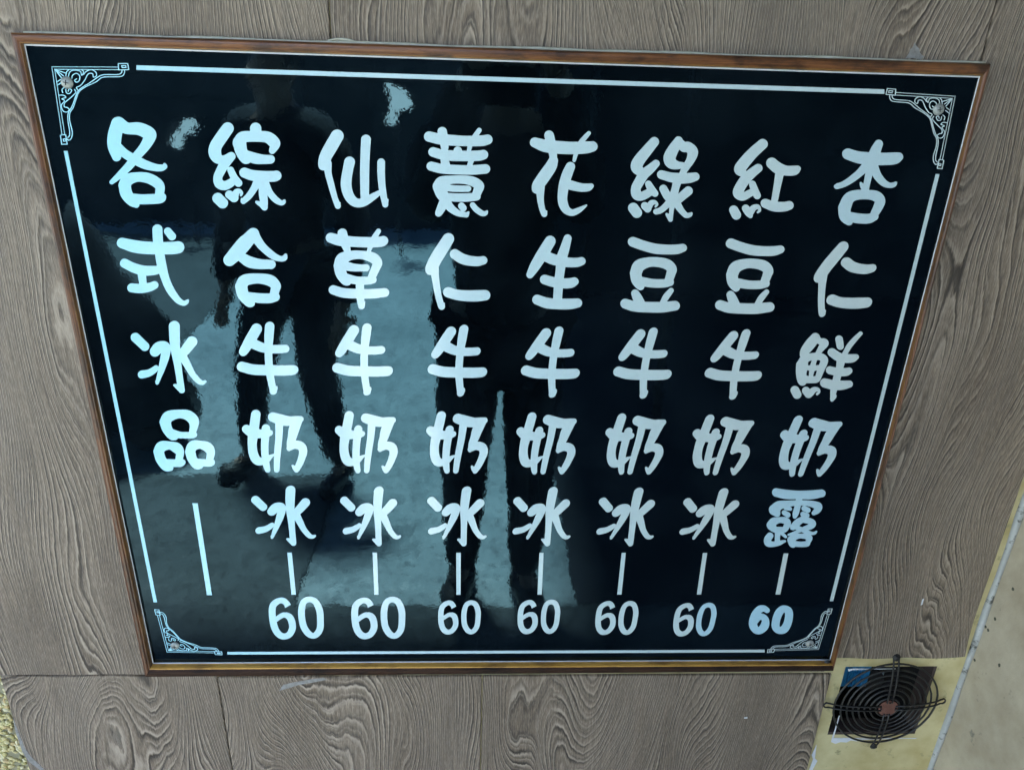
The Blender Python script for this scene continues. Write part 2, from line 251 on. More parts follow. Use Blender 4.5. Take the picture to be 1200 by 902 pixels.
# ---------------------------------------------------------------- lettering: brush strokes measured on the sign
# every glyph: list of (origin_x, origin_y, scale, strokes); a stroke is a list of (x, y, half width)
S8 = 1200/140.0
GLYPHS = {
'各': [(100,135,S8,[
 [(330,85,68),(298,200,70),(292,310,66),(316,420,45)],
 [(335,85,66),(420,132,58),(540,138,64),(640,185,66),(645,230,60),(595,320,50),(510,420,44),(440,510,42),(350,600,34),(268,672,24)],
 [(320,325,52),(400,388,44),(500,448,46),(600,497,45),(700,525,37),(765,530,33),(800,516,24),(796,492,12)],
 [(395,705,60),(428,650,60),(520,622,48),(620,630,52),(710,672,52),(750,720,48),(746,790,44),(735,830,42)],
 [(395,705,60),(415,790,60),(468,865,48),(515,902,29)],
 [(470,835,48),(560,845,50),(680,842,50),(755,836,48),(775,822,38)]])],
'式': [(110,260,S8,[
 [(285,212,52),(400,244,62),(520,260,63),(680,265,62),(800,262,62),(850,255,60)],
 [(640,75,50),(645,180,50),(660,300,47),(682,430,47),(716,560,42),(768,680,40),(840,778,33),(897,815,26),(930,806,22),(945,788,13)],
 [(744,94,38),(786,146,40)],
 [(310,415,46),(400,460,48),(500,488,50),(600,488,46),(660,478,38)],
 [(480,500,42),(497,640,36)],
 [(382,662,45),(470,668,47),(560,655,44),(610,634,40)]])],
'冰': [(130,370,S8,[
 [(246,216,46),(342,307,45)],
 [(312,588,40),(380,574,36),(430,545,33),(455,522,27)],
 [(444,357,52),(485,317,58),(540,312,54),(553,355,47),(536,440,42),(508,540,32),(482,620,23),(466,672,17)],
 [(466,672,15),(455,655,9)],
 [(638,105,55),(641,220,53),(651,350,46),(669,470,38),(688,600,34),(703,700,34),(715,748,28)],
 [(712,745,30),(690,728,26),(660,705,20),(638,694,11)],
 [(815,258,54),(760,330,50),(700,400,44)],
 [(715,395,44),(770,492,37),(820,582,31),(880,652,28),(920,670,22),(946,660,15)]])],
'品': [(150,465,S8,[
 [(374,250,55),(410,195,56),(510,170,43),(600,182,50),(658,232,53),(663,290,42),(645,370,32)],
 [(374,250,55),(395,320,50),(440,385,42),(475,404,28)],
 [(435,360,42),(520,380,33),(600,382,32),(650,380,31),(668,378,27)],
 [(308,545,51),(340,497,54),(420,486,40),(490,510,52),(523,555,42),(514,620,36),(505,650,32)],
 [(308,545,51),(332,625,50),(385,695,46),(430,713,27)],
 [(390,660,38),(450,662,38),(520,662,38),(547,655,32)],
 [(625,545,50),(655,488,52),(730,478,41),(800,502,50),(832,550,42),(822,620,36),(808,650,32)],
 [(625,545,50),(645,615,48),(690,680,42),(728,693,26)],
 [(700,655,38),(760,660,37),(820,660,37),(842,655,33)]])],
'綜': [(220,140,S8,[
 [(402,92,61),(340,180,62),(283,270,62),(275,340,63),(305,396,50),(370,402,42),(437,372,44)],
 [(437,372,44),(370,450,50),(325,530,46),(303,590,45),(318,645,48),(370,665,46),(430,640,42),(470,600,32)],
 [(432,508,33),(465,580,36),(511,640,38)],
 [(303,792,54),(352,840,54)],
 [(420,755,42),(467,788,44)],[(467,780,40),(490,732,32),(520,720,22),(544,740,14),(536,762,11)],
 [(683,90,56),(685,155,58)],
 [(520,240,67),(555,180,58),(680,172,53),(800,180,57),(865,228,58),(876,260,48),(850,315,33)],
 [(520,230,66),(540,320,60),(580,390,54),(604,412,32)],
 [(590,362,50),(680,392,54),(760,402,47),(832,402,44)],
 [(570,535,50),(650,562,53),(760,572,54),(860,572,54),(890,566,52)],
 [(748,590,60),(755,680,44),(758,760,42),(768,830,38),(774,885,30)],[(770,880,32),(740,855,26),(710,840,20),(690,828,11)],
 [(712,605,44),(670,690,36),(615,770,33),(560,822,28)],[(556,822,24),(545,800,11)],
 [(770,630,44),(820,730,34),(880,802,32),(938,838,26),(962,832,22),(970,818,15)]])],
'合': [(230,263,S8,[
 [(573,95,60),(520,155,68),(480,195,74),(400,290,72),(336,356,62)],
 [(573,95,58),(610,150,46),(668,226,40),(768,312,36),(840,343,28),(885,338,28),(897,310,18)],
 [(465,335,48),(540,378,56),(640,398,50),(730,400,46),(752,402,46)],
 [(452,620,60),(490,560,58),(620,542,50),(740,562,56),(798,612,50),(795,650,46),(775,720,42)],
 [(452,620,60),(470,700,58),(530,775,50),(557,795,32)],
 [(520,725,46),(640,740,49),(740,740,49),(793,728,46)]])],
'牛': [(250,373,S8,[
 [(435,105,54),(375,210,54),(320,305,48),(301,335,42)],
 [(395,250,50),(480,288,47),(560,306,42),(660,308,42),(725,303,40)],
 [(567,80,47),(560,180,46),(555,300,39),(557,420,38),(567,540,38),(585,640,36),(605,727,36)],
 [(600,730,34),(622,708,24),(634,688,11)],
 [(288,484,50),(400,512,52),(560,520,52),(700,522,52),(790,518,50),(808,514,46)]])],
'奶': [(260,465,S8,[
 [(342,175,47),(330,270,48),(314,380,50),(306,480,45),(318,570,46),(350,632,44),(398,645,38),(450,625,34),(500,590,16),(525,578,9)],
 [(443,315,42),(436,400,40),(432,500,38),(436,600,36),(450,690,32),(462,730,27)],
 [(246,320,42),(300,352,50),(380,368,44),(450,365,38),(486,358,29)],
 [(512,200,48),(600,228,54),(680,240,48),(750,235,45),(792,220,30)],
 [(578,255,40),(574,400,36),(560,550,34),(554,650,31),(552,728,28)],
 [(782,225,32),(732,305,52),(708,400,44),(686,465,34),(676,522,19)],
 [(676,512,26),(735,478,40),(795,492,44),(817,540,42),(806,600,37),(780,670,34),(750,728,28)],[(750,726,28),(728,708,20),(711,687,11)]])],
'仙': [(345,145,S8,[
 [(430,125,65),(370,230,66),(315,330,62),(300,395,60),(292,420,50)],
 [(335,400,40),(341,500,34),(372,620,32),(405,740,29),(437,826,30)],[(440,825,24),(456,795,8)],
 [(555,385,54),(535,480,52),(520,600,54),(535,690,52),(575,762,48),(630,796,44),(700,787,42),(780,740,36),(850,695,25)],
 [(720,160,49),(712,300,47),(706,500,46),(708,760,42)],
 [(872,388,39),(872,500,38),(880,620,36),(897,730,33),(914,812,30)],[(916,808,26),(938,764,9)]])],
'草': [(350,260,S8,[
 [(323,160,50),(420,187,55),(560,200,52),(700,205,52),(820,200,52),(852,190,48)],
 [(440,115,48),(460,200,46),(485,270,36),(494,300,28)],
 [(802,93,25),(765,150,28),(735,210,28),(710,280,21),(700,310,20)],
 [(410,440,58),(440,370,60),(530,335,46),(640,332,43),(740,357,52),(788,402,50),(780,450,45),(740,540,40),(720,590,36)],
 [(410,440,58),(428,520,56),(470,590,44),(498,610,27)],
 [(480,565,45),(580,587,40),(680,590,40),(748,582,36)],
 [(440,435,50),(540,456,40),(620,462,36),(678,460,36)],
 [(615,600,42),(618,720,40),(625,800,36),(632,846,33)],[(636,840,30),(662,802,8)],
 [(348,682,46),(450,712,48),(600,720,48),(750,720,48),(866,708,44)]])],
'薏': [(465,145,S8,[
 [(325,130,52),(430,155,54),(560,168,54),(700,175,52),(850,172,54),(912,160,50)],
 [(456,80,47),(475,170,46),(482,240,38)],
 [(828,67,25),(790,120,26),(745,190,26),(722,280,20)],
 [(365,285,48),(450,310,50),(560,322,53),(700,325,52),(820,322,52),(870,312,48)],
 [(612,272,42)],
 [(475,350,38),(490,410,44)],[(748,370,28),(730,425,25)],
 [(345,428,46),(450,452,48),(600,463,48),(760,465,48),(890,455,48)],
 [(425,630,64),(455,588,60),(540,565,42),(660,562,42),(760,580,48),(825,622,50),(815,670,46),(795,720,42)],
 [(425,630,64),(450,700,60),(500,770,52)],
 [(490,735,40),(600,742,42),(720,740,42),(802,732,40)],
 [(480,640,36),(560,650,33),(640,653,32),(716,653,31)],
 [(490,760,52),(455,830,46),(425,890,38),(418,902,32)],
 [(500,790,46),(540,845,40),(612,896,32),(700,917,25)],[(700,917,25),(720,890,11)],
 [(650,826,34),(668,848,34)],
 [(762,818,28),(800,862,30),(856,900,28),(890,900,22),(906,880,11)]])],
'仁': [(470,263,S8,[
 [(475,145,58),(415,240,62),(350,345,62),(308,430,60),(295,458,50)],
 [(330,430,48),(343,520,38),(355,600,35),(372,700,33),(392,780,33),(408,823,34)],[(412,818,28),(432,793,8)],
 [(540,298,50),(610,342,52),(690,364,50),(770,370,48),(825,360,42)],
 [(475,680,52),(560,706,52),(660,716,55),(760,716,56),(845,710,52)]])],
'花': [(590,147,S8,[
 [(315,172,50),(420,207,62),(560,222,64),(700,228,62),(830,222,60),(893,212,52)],
 [(458,100,48),(480,200,48),(497,290,40),(500,325,38)],
 [(858,78,20),(820,120,24),(770,185,26),(730,280,22),(710,352,17)],
 [(500,355,48),(475,415,58),(410,510,62),(348,600,58),(332,638,48)],
 [(370,620,44),(371,740,34),(386,830,30),(409,890,30)],[(412,886,26),(433,862,8)],
 [(672,415,47),(640,490,52),(607,600,52),(592,720,48),(602,795,47),(635,852,40),(690,876,33),(750,855,28),(800,825,18),(832,803,9)],
 [(640,590,48),(720,612,46),(790,625,42),(850,622,38),(882,608,25)]])],
'生': [(580,268,S8,[
 [(555,125,54),(485,240,58),(405,370,52),(352,462,36)],
 [(520,282,52),(600,312,54),(720,336,49),(820,338,46),(870,325,41)],
 [(730,97,40),(700,200,48),(670,300,52),(655,420,46),(640,540,46),(628,720,44)],
 [(500,510,48),(580,534,50),(680,548,50),(760,545,50),(798,530,42)],
 [(425,712,50),(520,745,53),(640,755,53),(750,755,53),(830,745,46)]])],
'綠': [(705,155,S8,[
 [(528,97,48),(450,190,54),(375,285,58),(350,350,58),(385,398,46)],
 [(545,315,38),(485,372,46),(425,420,52),(385,485,50),(345,560,48),(352,625,52),(400,642,44),(470,610,40),(500,590,34)],
 [(470,520,33),(502,580,40),(535,615,34)],
 [(318,762,53),(352,808,53)],
 [(434,740,38),(462,768,38)],[(475,750,30),(498,712,28),(535,704,20),(556,725,12),(541,748,9)],
 [(772,85,42),(720,170,54),(682,255,60),(700,310,56),(760,332,40),(815,330,28)],
 [(775,100,42),(825,148,50),(870,150,52),(914,200,54),(892,280,42),(840,360,36),(805,430,30)],
 [(600,427,44),(690,452,48),(780,463,53),(880,460,50),(940,447,42)],
 [(762,480,44),(742,560,38),(718,660,42),(705,760,25),(698,820,22),(690,876,24)],[(690,874,23),(665,838,19),(653,822,12)],
 [(620,568,40),(660,640,42),(705,690,40)],[(690,690,36),(640,745,32),(590,785,30),(546,798,28)],
 [(870,590,45),(800,650,43),(730,710,40)],[(745,700,42),(795,780,32),(845,832,28),(885,830,22),(904,812,9)]])],
'豆': [(690,270,S8,[
 [(442,115,50),(540,150,50),(660,182,51),(780,192,49),(880,190,48),(945,175,40)],
 [(470,430,58),(505,355,60),(600,319,49),(700,319,49),(785,340,53),(832,385,50),(825,430,46),(800,510,42)],
 [(470,430,58),(482,500,55),(515,555,42),(524,568,26)],
 [(530,512,46),(640,530,43),(750,531,42),(814,518,40)],
 [(466,632,40),(490,680,48),(525,735,42)],[(828,602,25),(780,660,32),(738,730,27)],
 [(366,735,49),(460,762,52),(600,770,53),(740,770,53),(866,755,48)]])],
'紅': [(830,155,S8,[
 [(545,120,51),(450,205,55),(365,300,58),(317,370,58),(335,400,46)],
 [(500,362,43),(435,412,48),(370,475,52),(315,560,52),(300,615,52),(345,645,42),(420,612,36),(450,600,34)],
 [(443,520,33),(463,580,38),(490,636,37)],
 [(255,782,46),(280,830,48)],
 [(376,766,39),(405,808,39),(422,840,24)],[(425,800,34),(455,760,30),(498,750,23),(516,785,13),(495,805,10)],
 [(637,312,56),(700,362,58),(780,386,50),(860,385,48),(898,366,30)],
 [(715,420,42),(692,540,36),(664,690,32)],
 [(572,715,46),(660,746,50),(760,748,48),(812,735,44)]])],
'杏': [(945,160,S8,[
 [(415,177,56),(520,210,60),(650,224,64),(780,226,62),(880,220,60),(925,205,44)],
 [(725,75,42),(690,150,52),(650,260,50),(626,380,36),(600,500,32),(592,550,34)],[(590,540,32),(560,495,22),(546,468,11)],
 [(610,285,46),(540,360,38),(450,432,34),(370,480,30),(302,503,26)],[(305,500,20),(312,478,11)],
 [(670,290,46),(710,390,42),(770,462,36),(830,490,27),(875,485,24),(898,464,12)],
 [(380,720,62),(425,622,56),(500,588,50),(620,585,47),(700,602,54),(738,645,52),(718,710,46),(675,790,38)],
 [(380,720,62),(385,800,56),(420,850,40),(438,866,22)],
 [(420,805,50),(520,822,50),(620,825,48),(680,802,42)]])],
'鮮': [(900,380,S8,[
 [(475,130,45),(425,195,52),(370,265,44),(342,310,23)],
 [(478,142,42),(520,168,32),(560,182,42),(562,198,40),(530,245,30),(495,300,24),(470,350,24)],
 [(340,420,58),(365,352,44),(430,325,36),(520,322,36),(562,350,38),(556,395,36),(528,460,34),(500,540,28)],
 [(340,410,58),(332,490,52),(342,560,48),(347,585,28)],
 [(350,548,42),(420,555,34),(480,552,34),(506,538,24)],
 [(465,360,22),(443,440,26),(430,520,20)],[(395,435,25),(450,440,28),(510,432,24)],
 [(270,662,44),(290,702,44)],
 [(382,666,40),(405,698,40)],[(428,688,32),(458,658,28),(496,652,20),(511,676,13),(491,700,11)],
 [(713,148,37),(724,218,36)],[(930,90,19),(880,140,24),(820,210,26),(775,285,24),(762,305,22)],
 [(642,282,43),(700,322,45),(760,340,44),(840,340,42),(884,325,27)],
 [(735,350,42),(717,440,36),(690,540,36),(662,640,34),(648,725,23),(641,757,17)],[(645,745,22),(665,725,20),(678,712,9)],
 [(622,460,40),(700,477,40),(780,477,40),(814,464,32)],
 [(568,587,46),(650,606,49),(740,610,46),(816,598,35)]])],
'露': [(860,565,S8,[
 [(425,100,42),(520,118,46),(650,124,42),(780,122,44),(882,108,38)]]),
 (900,575,842/70.0,[
 [(88,265,76),(150,205,62),(260,180,46),(400,168,38),(560,170,40),(680,200,52),(708,225,56),(690,272,45),(642,312,28)],
 [(95,270,74),(125,315,46),(135,325,35)],
 [(440,100,44),(415,220,42),(390,310,42),(374,362,26)],
 [(255,230,38),(312,250,26)],
 [(228,304,35),(278,334,38)],
 [(508,245,38),(560,267,38)],
 [(490,326,36),(552,342,32)],[(510,345,30),(480,400,30)],
 [(42,482,62),(80,430,55),(160,408,40),(240,415,48),(278,450,44),(255,510,42),(235,555,26)],
 [(45,490,60),(100,542,44),(200,545,40),(245,540,32)],
 [(140,580,42),(132,640,36),(130,710,36)],[(190,590,26),(240,636,22),(252,645,16)],
 [(28,628,46),(-6,680,50),(0,730,50),(60,748,38),(150,732,34),(200,716,24),(238,705,16)],
 [(490,395,40),(420,440,48),(360,500,44),(336,520,26)],
 [(480,405,36),(580,422,44),(630,458,46),(590,502,40),(520,525,30),(440,560,25),(360,592,20),(288,617,14)],
 [(400,470,45),(410,515,34),(470,540,34),(540,572,30),(610,594,22),(655,592,20),(682,570,12)],
 [(327,690,56),(370,648,46),(450,632,33),(540,637,40),(580,660,44),(562,720,32)],
 [(327,690,56),(338,745,44),(358,770,26)],
 [(350,740,40),(450,748,38),(540,745,38),(566,735,28)]])],
'6': [(300,690,12.0,[
 [(452,240,45),(430,196,42),(390,162,42),(340,155,40),(282,182,44),(240,230,47),(228,310,48),(237,420,48),(257,520,48),(295,600,46),(350,650,44),(410,660,41),(470,632,44),(510,560,48),(512,490,48),(490,415,48),(450,372,43),(390,360,36),(330,388,34),(280,430,30)],
 [(-1,),(409,296,30),(560,212,30)]])],
'0': [(300,690,12.0,[
 [(768,141,40),(840,178,44),(893,290,48),(906,410,47),(903,540,47),(865,618,44),(805,652,38),(735,618,44),(675,530,47),(648,420,47),(641,300,48),(662,195,44),(705,152,41),(768,141,40)]])],
'bold6': [(860,690,10.0,[
 [(388,244,32),(350,224,36),(300,236,42),(252,295,46),(226,370,48),(228,430,48),(262,478,42),(310,478,42),(358,430,48),(370,365,42),(340,325,38),(290,325,38),(245,370,40)]])],
'bold0': [(860,690,10.0,[
 [(590,228,40),(636,252,46),(646,310,46),(628,400,46),(588,465,46),(530,482,38),(490,440,46),(495,360,46),(522,285,46),(555,242,42),(590,228,40)]])],
}
# where every glyph of the sign stands: glyph -> list of photo boxes it fills (None: exactly where it was measured)
PLACES = [(g, None, t) for g, t in (('各',0),('式',0),('冰',0),('品',0),('綜',0),('合',0),('牛',0),('奶',0),('仙',0),('草',0),('薏',0),('仁',0),('花',0),('生',0),('綠',0),('豆',0),('紅',0),('杏',.3),('鮮',0),('露',.6))]
PLACES += [('牛', b, 0) for b in ((389.5,460.5,378.7,463),(501.2,570.8,380.5,464.3),(610.5,679.3,382.5,465.6),(718.7,787,383.7,466.8),(825.7,892.7,385.7,468))]
PLACES += [('奶', b, t) for b, t in (((392.5,466.2,481.2,554.2),0),((499.5,571.7,481.7,554.5),0),((605.2,675.8,483,555.5),0),((709.5,780.7,484.2,555.7),0),((811.7,883.7,485.5,556.5),0),((912.7,987,486.7,558.2),.3))]
PLACES += [('冰', b, 0) for b in ((294.5,370.4,568.7,639),(398.7,470.2,569.5,639.5),(500.7,570.2,569.7,639.5),(600.7,668.5,570.2,639.5),(699,767.5,571,639.5),(796.2,866.2,571.7,639.7))]
PLACES += [('豆', (838,919.2,279.5,367.8), 0), ('仁', (953.6,1026.8,283,371.3), 0)]
DIGITS = [('6',None,0),('0',None,0)]
DIGITS += [(g,b,t) for g,b,t in (('6',(411.7,442.5,699.5,748.2),0),('0',(446,475,698.5,747.7),0),
 ('6',(513.5,537.2,703,742.7),0),('0',(540.5,563.5,702.8,742.5),0),
 ('6',(606.5,630.3,702.5,742.3),0),('0',(633.8,656.5,702,742),0),
 ('6',(697.5,721.5,703.7,743.2),0),('0',(724.5,748.2,703.7,743.2),0),
 ('6',(788.8,813,706,745),.1),('0',(815.5,839.7,705.7,744.7),.6),
 ('bold6',None,.8),('bold0',None,.8))]
DASHES = [[(225.7,589.2),(231.7,589.2),(248.5,696.7),(242.7,696.7)],[(336.7,647),(342,647),(347,696.2),(341.7,696.2)],
 [(436.7,647),(441.8,647),(443.6,696.2),(438.7,696.2)],[(534.7,647.2),(540,647.2),(539.8,696.2),(534.8,696.2)],
 [(632,647.2),(637,647.2),(634.8,696.2),(629.8,696.2)],[(728.5,647.3),(733.3,647.3),(728.3,696),(723.3,696)],
 [(823.7,647.5),(828.6,647.5),(821.6,696),(816.6,696)],[(918.3,648),(923.7,648),(914.3,696),(908.9,696)]]
BORDERS = [[(160.2,76.7),(1036.2,105),(1036.2,110.3),(160.2,82.2)],[(75,177),(79.4,177),(184.2,705),(180.1,705)],
 [(1096.4,204),(1100.8,204),(976.3,703.8),(972.4,703.8)],[(266.5,763.3),(896,760.6),(896,763.6),(266.5,766.2)]]
OS = 902/120.0
ORNAMENT = (50,65,OS,4.2,[
 [(82,102),(668,104)],[(82,102),(172,700)],[(108,124),(668,128)],[(108,124),(196,700)],
 [(668,104),(668,74),(750,73),(760,127),(672,130),(668,104)],[(697,92),(733,92),(736,108),(702,109),(697,92)],
 [(172,700),(157,706),(170,784),(218,782),(204,700),(172,700)],[(182,738),(202,736),(204,755),(186,757),(182,738)],
 [(722,130),(722,155),(700,184),(640,190),(530,195),(470,235),(380,278),(322,322),(295,390),(270,460),(240,512),(240,580),(262,670),(256,725),(232,748),(216,736)],
 [(700,130),(694,155),(660,170),(540,172),(488,192),(420,240),(340,290),(305,330),(280,400),(255,460),(226,512),(225,580),(238,660),(238,705),(222,724)],
 [(258,205),(266,176),(300,160),(328,185),(322,225),(298,238),(283,222),(300,208)],
 [(205,185),(212,148),(232,128)],[(228,188),(240,148),(275,132),(330,140),(346,176),(362,146),(348,130)],
 [(362,170),(386,142),(430,128),(470,150),(474,182),(448,192),(440,162),(402,166),(370,222),(335,266),(300,284),(312,308)],
 [(178,330),(172,302),(192,284)],[(204,300),(212,332),(240,336),(256,308),(236,296),(226,318)],
 [(150,352),(184,352),(206,372),(172,384),(194,402),(166,440),(180,488),(214,500),(236,478),(214,458)],
 [(282,302),(292,330),(240,380),(196,418),(192,452),(214,460)],
 [(110,126),(168,200)],[(110,126),(212,160)],[(110,126),(185,182)],[(126,236),(160,214)],[(130,264),(170,240)]])
SCREWS = [(78.6,97),(1099.8,128.5),(205.2,756),(948.8,753.5)]

# ================================================================ the wall behind the sign
WY = .006                                   # front of the laminate; the sign's panel stands 6 mm proud of it
HOLE = (.4815, .6125, -.5150, -.3870)       # fan opening: x0, x1, z0, z1
def plate_with_hole(name, x0, x1, z0, z1, hole, y0, y1, m):
    hx0, hx1, hz0, hz1 = hole; v, f = [], []
    for y in (y0, y1):
        v += [(x0, y, z0), (x1, y, z0), (x1, y, z1), (x0, y, z1), (hx0, y, hz0), (hx1, y, hz0), (hx1, y, hz1), (hx0, y, hz1)]
    for k in range(4):
        j = (k+1) % 4
        f += [(k, j, 4+j, 4+k), (8+k, 12+k, 12+j, 8+j), (4+k, 4+j, 12+j, 12+k), (k, 8+k, 8+j, j)]
    bm = bmesh.new(); vv = [bm.verts.new(p) for p in v]
    for q in f: bm.faces.new([vv[i] for i in q])
    return bm_mesh(name, bm, m)
wall = link('wall', plate_with_hole('wall', -.646, .6545, -Z0, 1.6, HOLE, WY+.0042, WY+.03, CREAM), (0, 0, 0), kind='structure')
def panel_sheet(x0, x1, z0, z1, shape=None, nx=1, nz=1, t=.004):
    """a laminate sheet on the wall; shape(x, z) -> (dx, dy, dz) lets edges curl or wander"""
    c = ((x0+x1)/2, WY, (z0+z1)/2); bm = bmesh.new(); g = []
    for k in range(nz+1):
        row = []
        for i in range(nx+1):
            x = x0+(x1-x0)*i/nx; z = z0+(z1-z0)*k/nz; d = shape(x, z) if shape else (0, 0, 0)
            row.append((x+d[0]-c[0], d[1], z+d[2]-c[2]))
        g.append(row)
    F = [[bm.verts.new(p) for p in r] for r in g]; B = [[bm.verts.new((p[0], p[1]+t, p[2])) for p in r] for r in g]
    for k in range(nz):
        for i in range(nx):
            bm.faces.new((F[k][i], F[k][i+1], F[k+1][i+1], F[k+1][i])); bm.faces.new((B[k][i], B[k+1][i], B[k+1][i+1], B[k][i+1]))
    for i in range(nx):
        bm.faces.new((F[0][i], B[0][i], B[0][i+1], F[0][i+1])); bm.faces.new((F[nz][i], F[nz][i+1], B[nz][i+1], B[nz][i]))
    for k in range(nz):
        bm.faces.new((F[k][0], F[k+1][0], B[k+1][0], B[k][0])); bm.faces.new((F[k][nx], B[k][nx], B[k+1][nx], F[k+1][nx]))
    bmesh.ops.recalc_face_normals(bm, faces=bm.faces)
    es = [e for e in bm.edges if e.is_manifold and e.calc_face_angle(0) > .8]
    bmesh.ops.bevel(bm, geom=es, offset=.0007, segments=2, affect='EDGES')
    return link('laminate_panel', bm_mesh('laminate_panel', bm, LAM), c, wall)
G = .0006
def ragged(z_edge, amp, seed):
    def f(x, z):
        if abs(z-z_edge) > 1e-4: return (0, 0, 0)
        return (0, 0, amp*(math.sin(x*61+seed)+.6*math.sin(x*143+seed*2)))
    return f
panel_sheet(-1.35, at(385, 0, WY)[0]-G, -.3905, 1.6, ragged(-.3905, .0004, 1), 40, 1)
panel_sheet(at(385, 0, WY)[0]+G, .4515-G, -.3920, 1.6)
def curl(x, z):
    t = max(0, (x-.585)/.054); low = max(0, 1-(z+.3690)/.05)
    dz = .0010*math.sin(x*70) if z < -.36 else 0
    return (0, -.006*t*t*low, dz+(.007*t*t if z < -.36 else 0))
panel_sheet(.4515+G, .6390, -.3690, 1.6, curl, 24, 60)
panel_sheet(-.6545, at(255, 797, WY)[0]-G, -1.25, -.3925, ragged(-.3925, .0005, 2), 14, 1)
panel_sheet(at(255, 797, WY)[0]+G, at(565, 800, WY)[0]-G, -1.25, -.3965, ragged(-.3965, .0004, 5), 14, 1)
panel_sheet(at(565, 800, WY)[0]+G, at(973, 797, WY)[0], -1.25, -.3968)
# scuffs, torn bits and one painted sheen on the laminate
def flake(name, pts, y, m, parent, t=.0004):
    P = [at(u, v, y) for u, v in pts]; c = sum(P)/len(P); n = len(P); bm = bmesh.new()
    a = [bm.verts.new((p[0]-c[0], 0, p[2]-c[2])) for p in P]; b_ = [bm.verts.new((p[0]-c[0], t, p[2]-c[2])) for p in P]
    bm.faces.new(a); bm.faces.new(b_[::-1])
    for i in range(n): bm.faces.new((a[i], b_[i], b_[(i+1) % n], a[(i+1) % n]))
    return link(name, bm_mesh(name, bm, m), c, parent)
flake('scuff_sheen', [(1061, 69), (1065, 63), (1067, 58), (1070, 55), (1072, 50), (1074, 54), (1077, 57), (1078, 62), (1083, 67), (1079, 70), (1070, 68)], WY-.0003, CHIP, wall)
flake('scuff_sheen', [(327, 809), (332, 802), (345, 799), (362, 796), (379, 794), (383, 796), (368, 799), (350, 802), (338, 806)], WY-.0003, CHIP, wall)
flake('scuff_sheen', [(1079, 709), (1081, 702), (1083, 701), (1081, 708)], WY-.0003, TORN, wall)
flake('scuff_sheen', [(872, 840), (876, 839.5), (876, 841.5), (872, 841.5)], WY-.0003, TORN, wall)
flake('scuff_sheen', [(15, 840), (22, 858), (29, 876), (36, 886), (52, 901), (47, 902), (34, 892), (26, 880), (18, 857)], WY-.0003, CHIP, wall)  # pale strip painted in for the sheen along the panel edge
# torn paint round the fan opening
flake('torn_edge', [(975, 864.2), (974, 869), (979, 871), (985, 869), (992, 869.5), (997, 867), (1004, 868), (1012, 866.5), (1030, 866), (1060, 865), (1072, 865.4), (1075, 864.4)], WY+.0034, TORN, wall)
flake('torn_edge', [(993.5, 783.6), (994.5, 786.5), (999, 784.6), (1020, 784.2), (1050, 783.6), (1050, 782.9), (1020, 783.2), (1000, 783)], WY+.0034, TORN, wall)
flake('torn_edge', [(948, 902), (953, 889), (951, 884), (957, 872), (955, 888), (958, 891), (952, 902)], WY+.0034, TORN, wall)
flake('torn_edge', [(978, 855), (983, 838), (984.5, 838), (977, 864), (975, 864)], WY+.0034, TORN, wall)

# ---------------------------------------------------------------- pillar with a caulked joint at the right
def m_pillar():
    bm = bmesh.new(); bm_box(bm, (.6555, -.14, -Z0), (1.2, WY+.03, 1.6), .004); return bm_mesh('plaster_pillar', bm, PLASTER)
pillar = link('plaster_pillar', m_pillar(), (0, 0, 0), kind='structure')
cp = []
for k in range(60):
    z = -Z0+k*(2.85/59); cp.append((.6532+.0006*math.sin(k*2.1), WY+.003, z))
tube('caulk_joint', cp, [.0044+.0008*math.sin(k*1.7) for k in range(60)], CAULK, (.6525, WY, 0), pillar, 8)
for (u, v) in ((1155, 734), (1166, 725), (1142, 773), (1158, 738), (1187, 690), (1171, 779)):
    d = at(u, v, 0) - CAM_C; k = (.6552-CAM_C[0])/d[0]; P = CAM_C+k*d
    bm = bmesh.new(); bmesh.ops.create_icosphere(bm, subdivisions=2, radius=1)
    for q in bm.verts: q.co = Vector((q.co.x*.0005, q.co.y*.0022, q.co.z*random.uniform(.0014, .003)))
    link('mould_spot', bm_mesh('mould_spot', bm, MOULD, True), P, pillar)

# ---------------------------------------------------------------- pebble wash wall at the lower left
pw = box('pebble_wall', (-1.5, WY+.006, -Z0), (-.647, WY+.04, 1.6), m_mottled('pebble mortar', (.22, .20, .12), (.32, .29, .18), 60., .9, .4), kind='structure')
PEB = []
for k, c in enumerate(((.66, .55, .26), (.54, .47, .20), (.76, .67, .40), (.34, .30, .12), (.62, .45, .20))):
    PEB.append(m_mottled('pebble stone', tuple(a*.85 for a in c), c, 300., .45, .1))
bmp = bmesh.new(); idx = []
base = bmesh.new(); bmesh.ops.create_icosphere(base, subdivisions=1, radius=1)
bv = [v.co.copy() for v in base.verts]; bf = [[v.index for v in f.verts] for f in base.faces]; base.free()
V, F, MI = [], [], []
for k in range(1700):
    x = random.uniform(-.80, -.648); z = random.uniform(-.72, -.385)
    a, b_, c = random.uniform(.0036, .0066), random.uniform(.0022, .0034), random.uniform(.0018, .0030)
    if random.random() < .25: a *= .6
    rot = Matrix.Rotation(random.gauss(.7, .55), 3, 'Y') @ Matrix.Rotation(random.uniform(-.5, .5), 3, 'X')
    o = len(V); mi = random.choices(range(5), (5, 4, 3, 2, 2))[0]
    for q in bv: V.append(rot @ Vector((q.x*a*random.uniform(.85, 1.15), q.y*c, q.z*b_)) + Vector((x+.7, random.uniform(-.0012, .001), z+.55)))
    for q in bf: F.append([o+i for i in q]); MI.append(mi)
link('pebbles', mesh('pebbles', V, F, PEB, MI, True), (-.7, WY+.005, -.55), pw, kind='stuff')

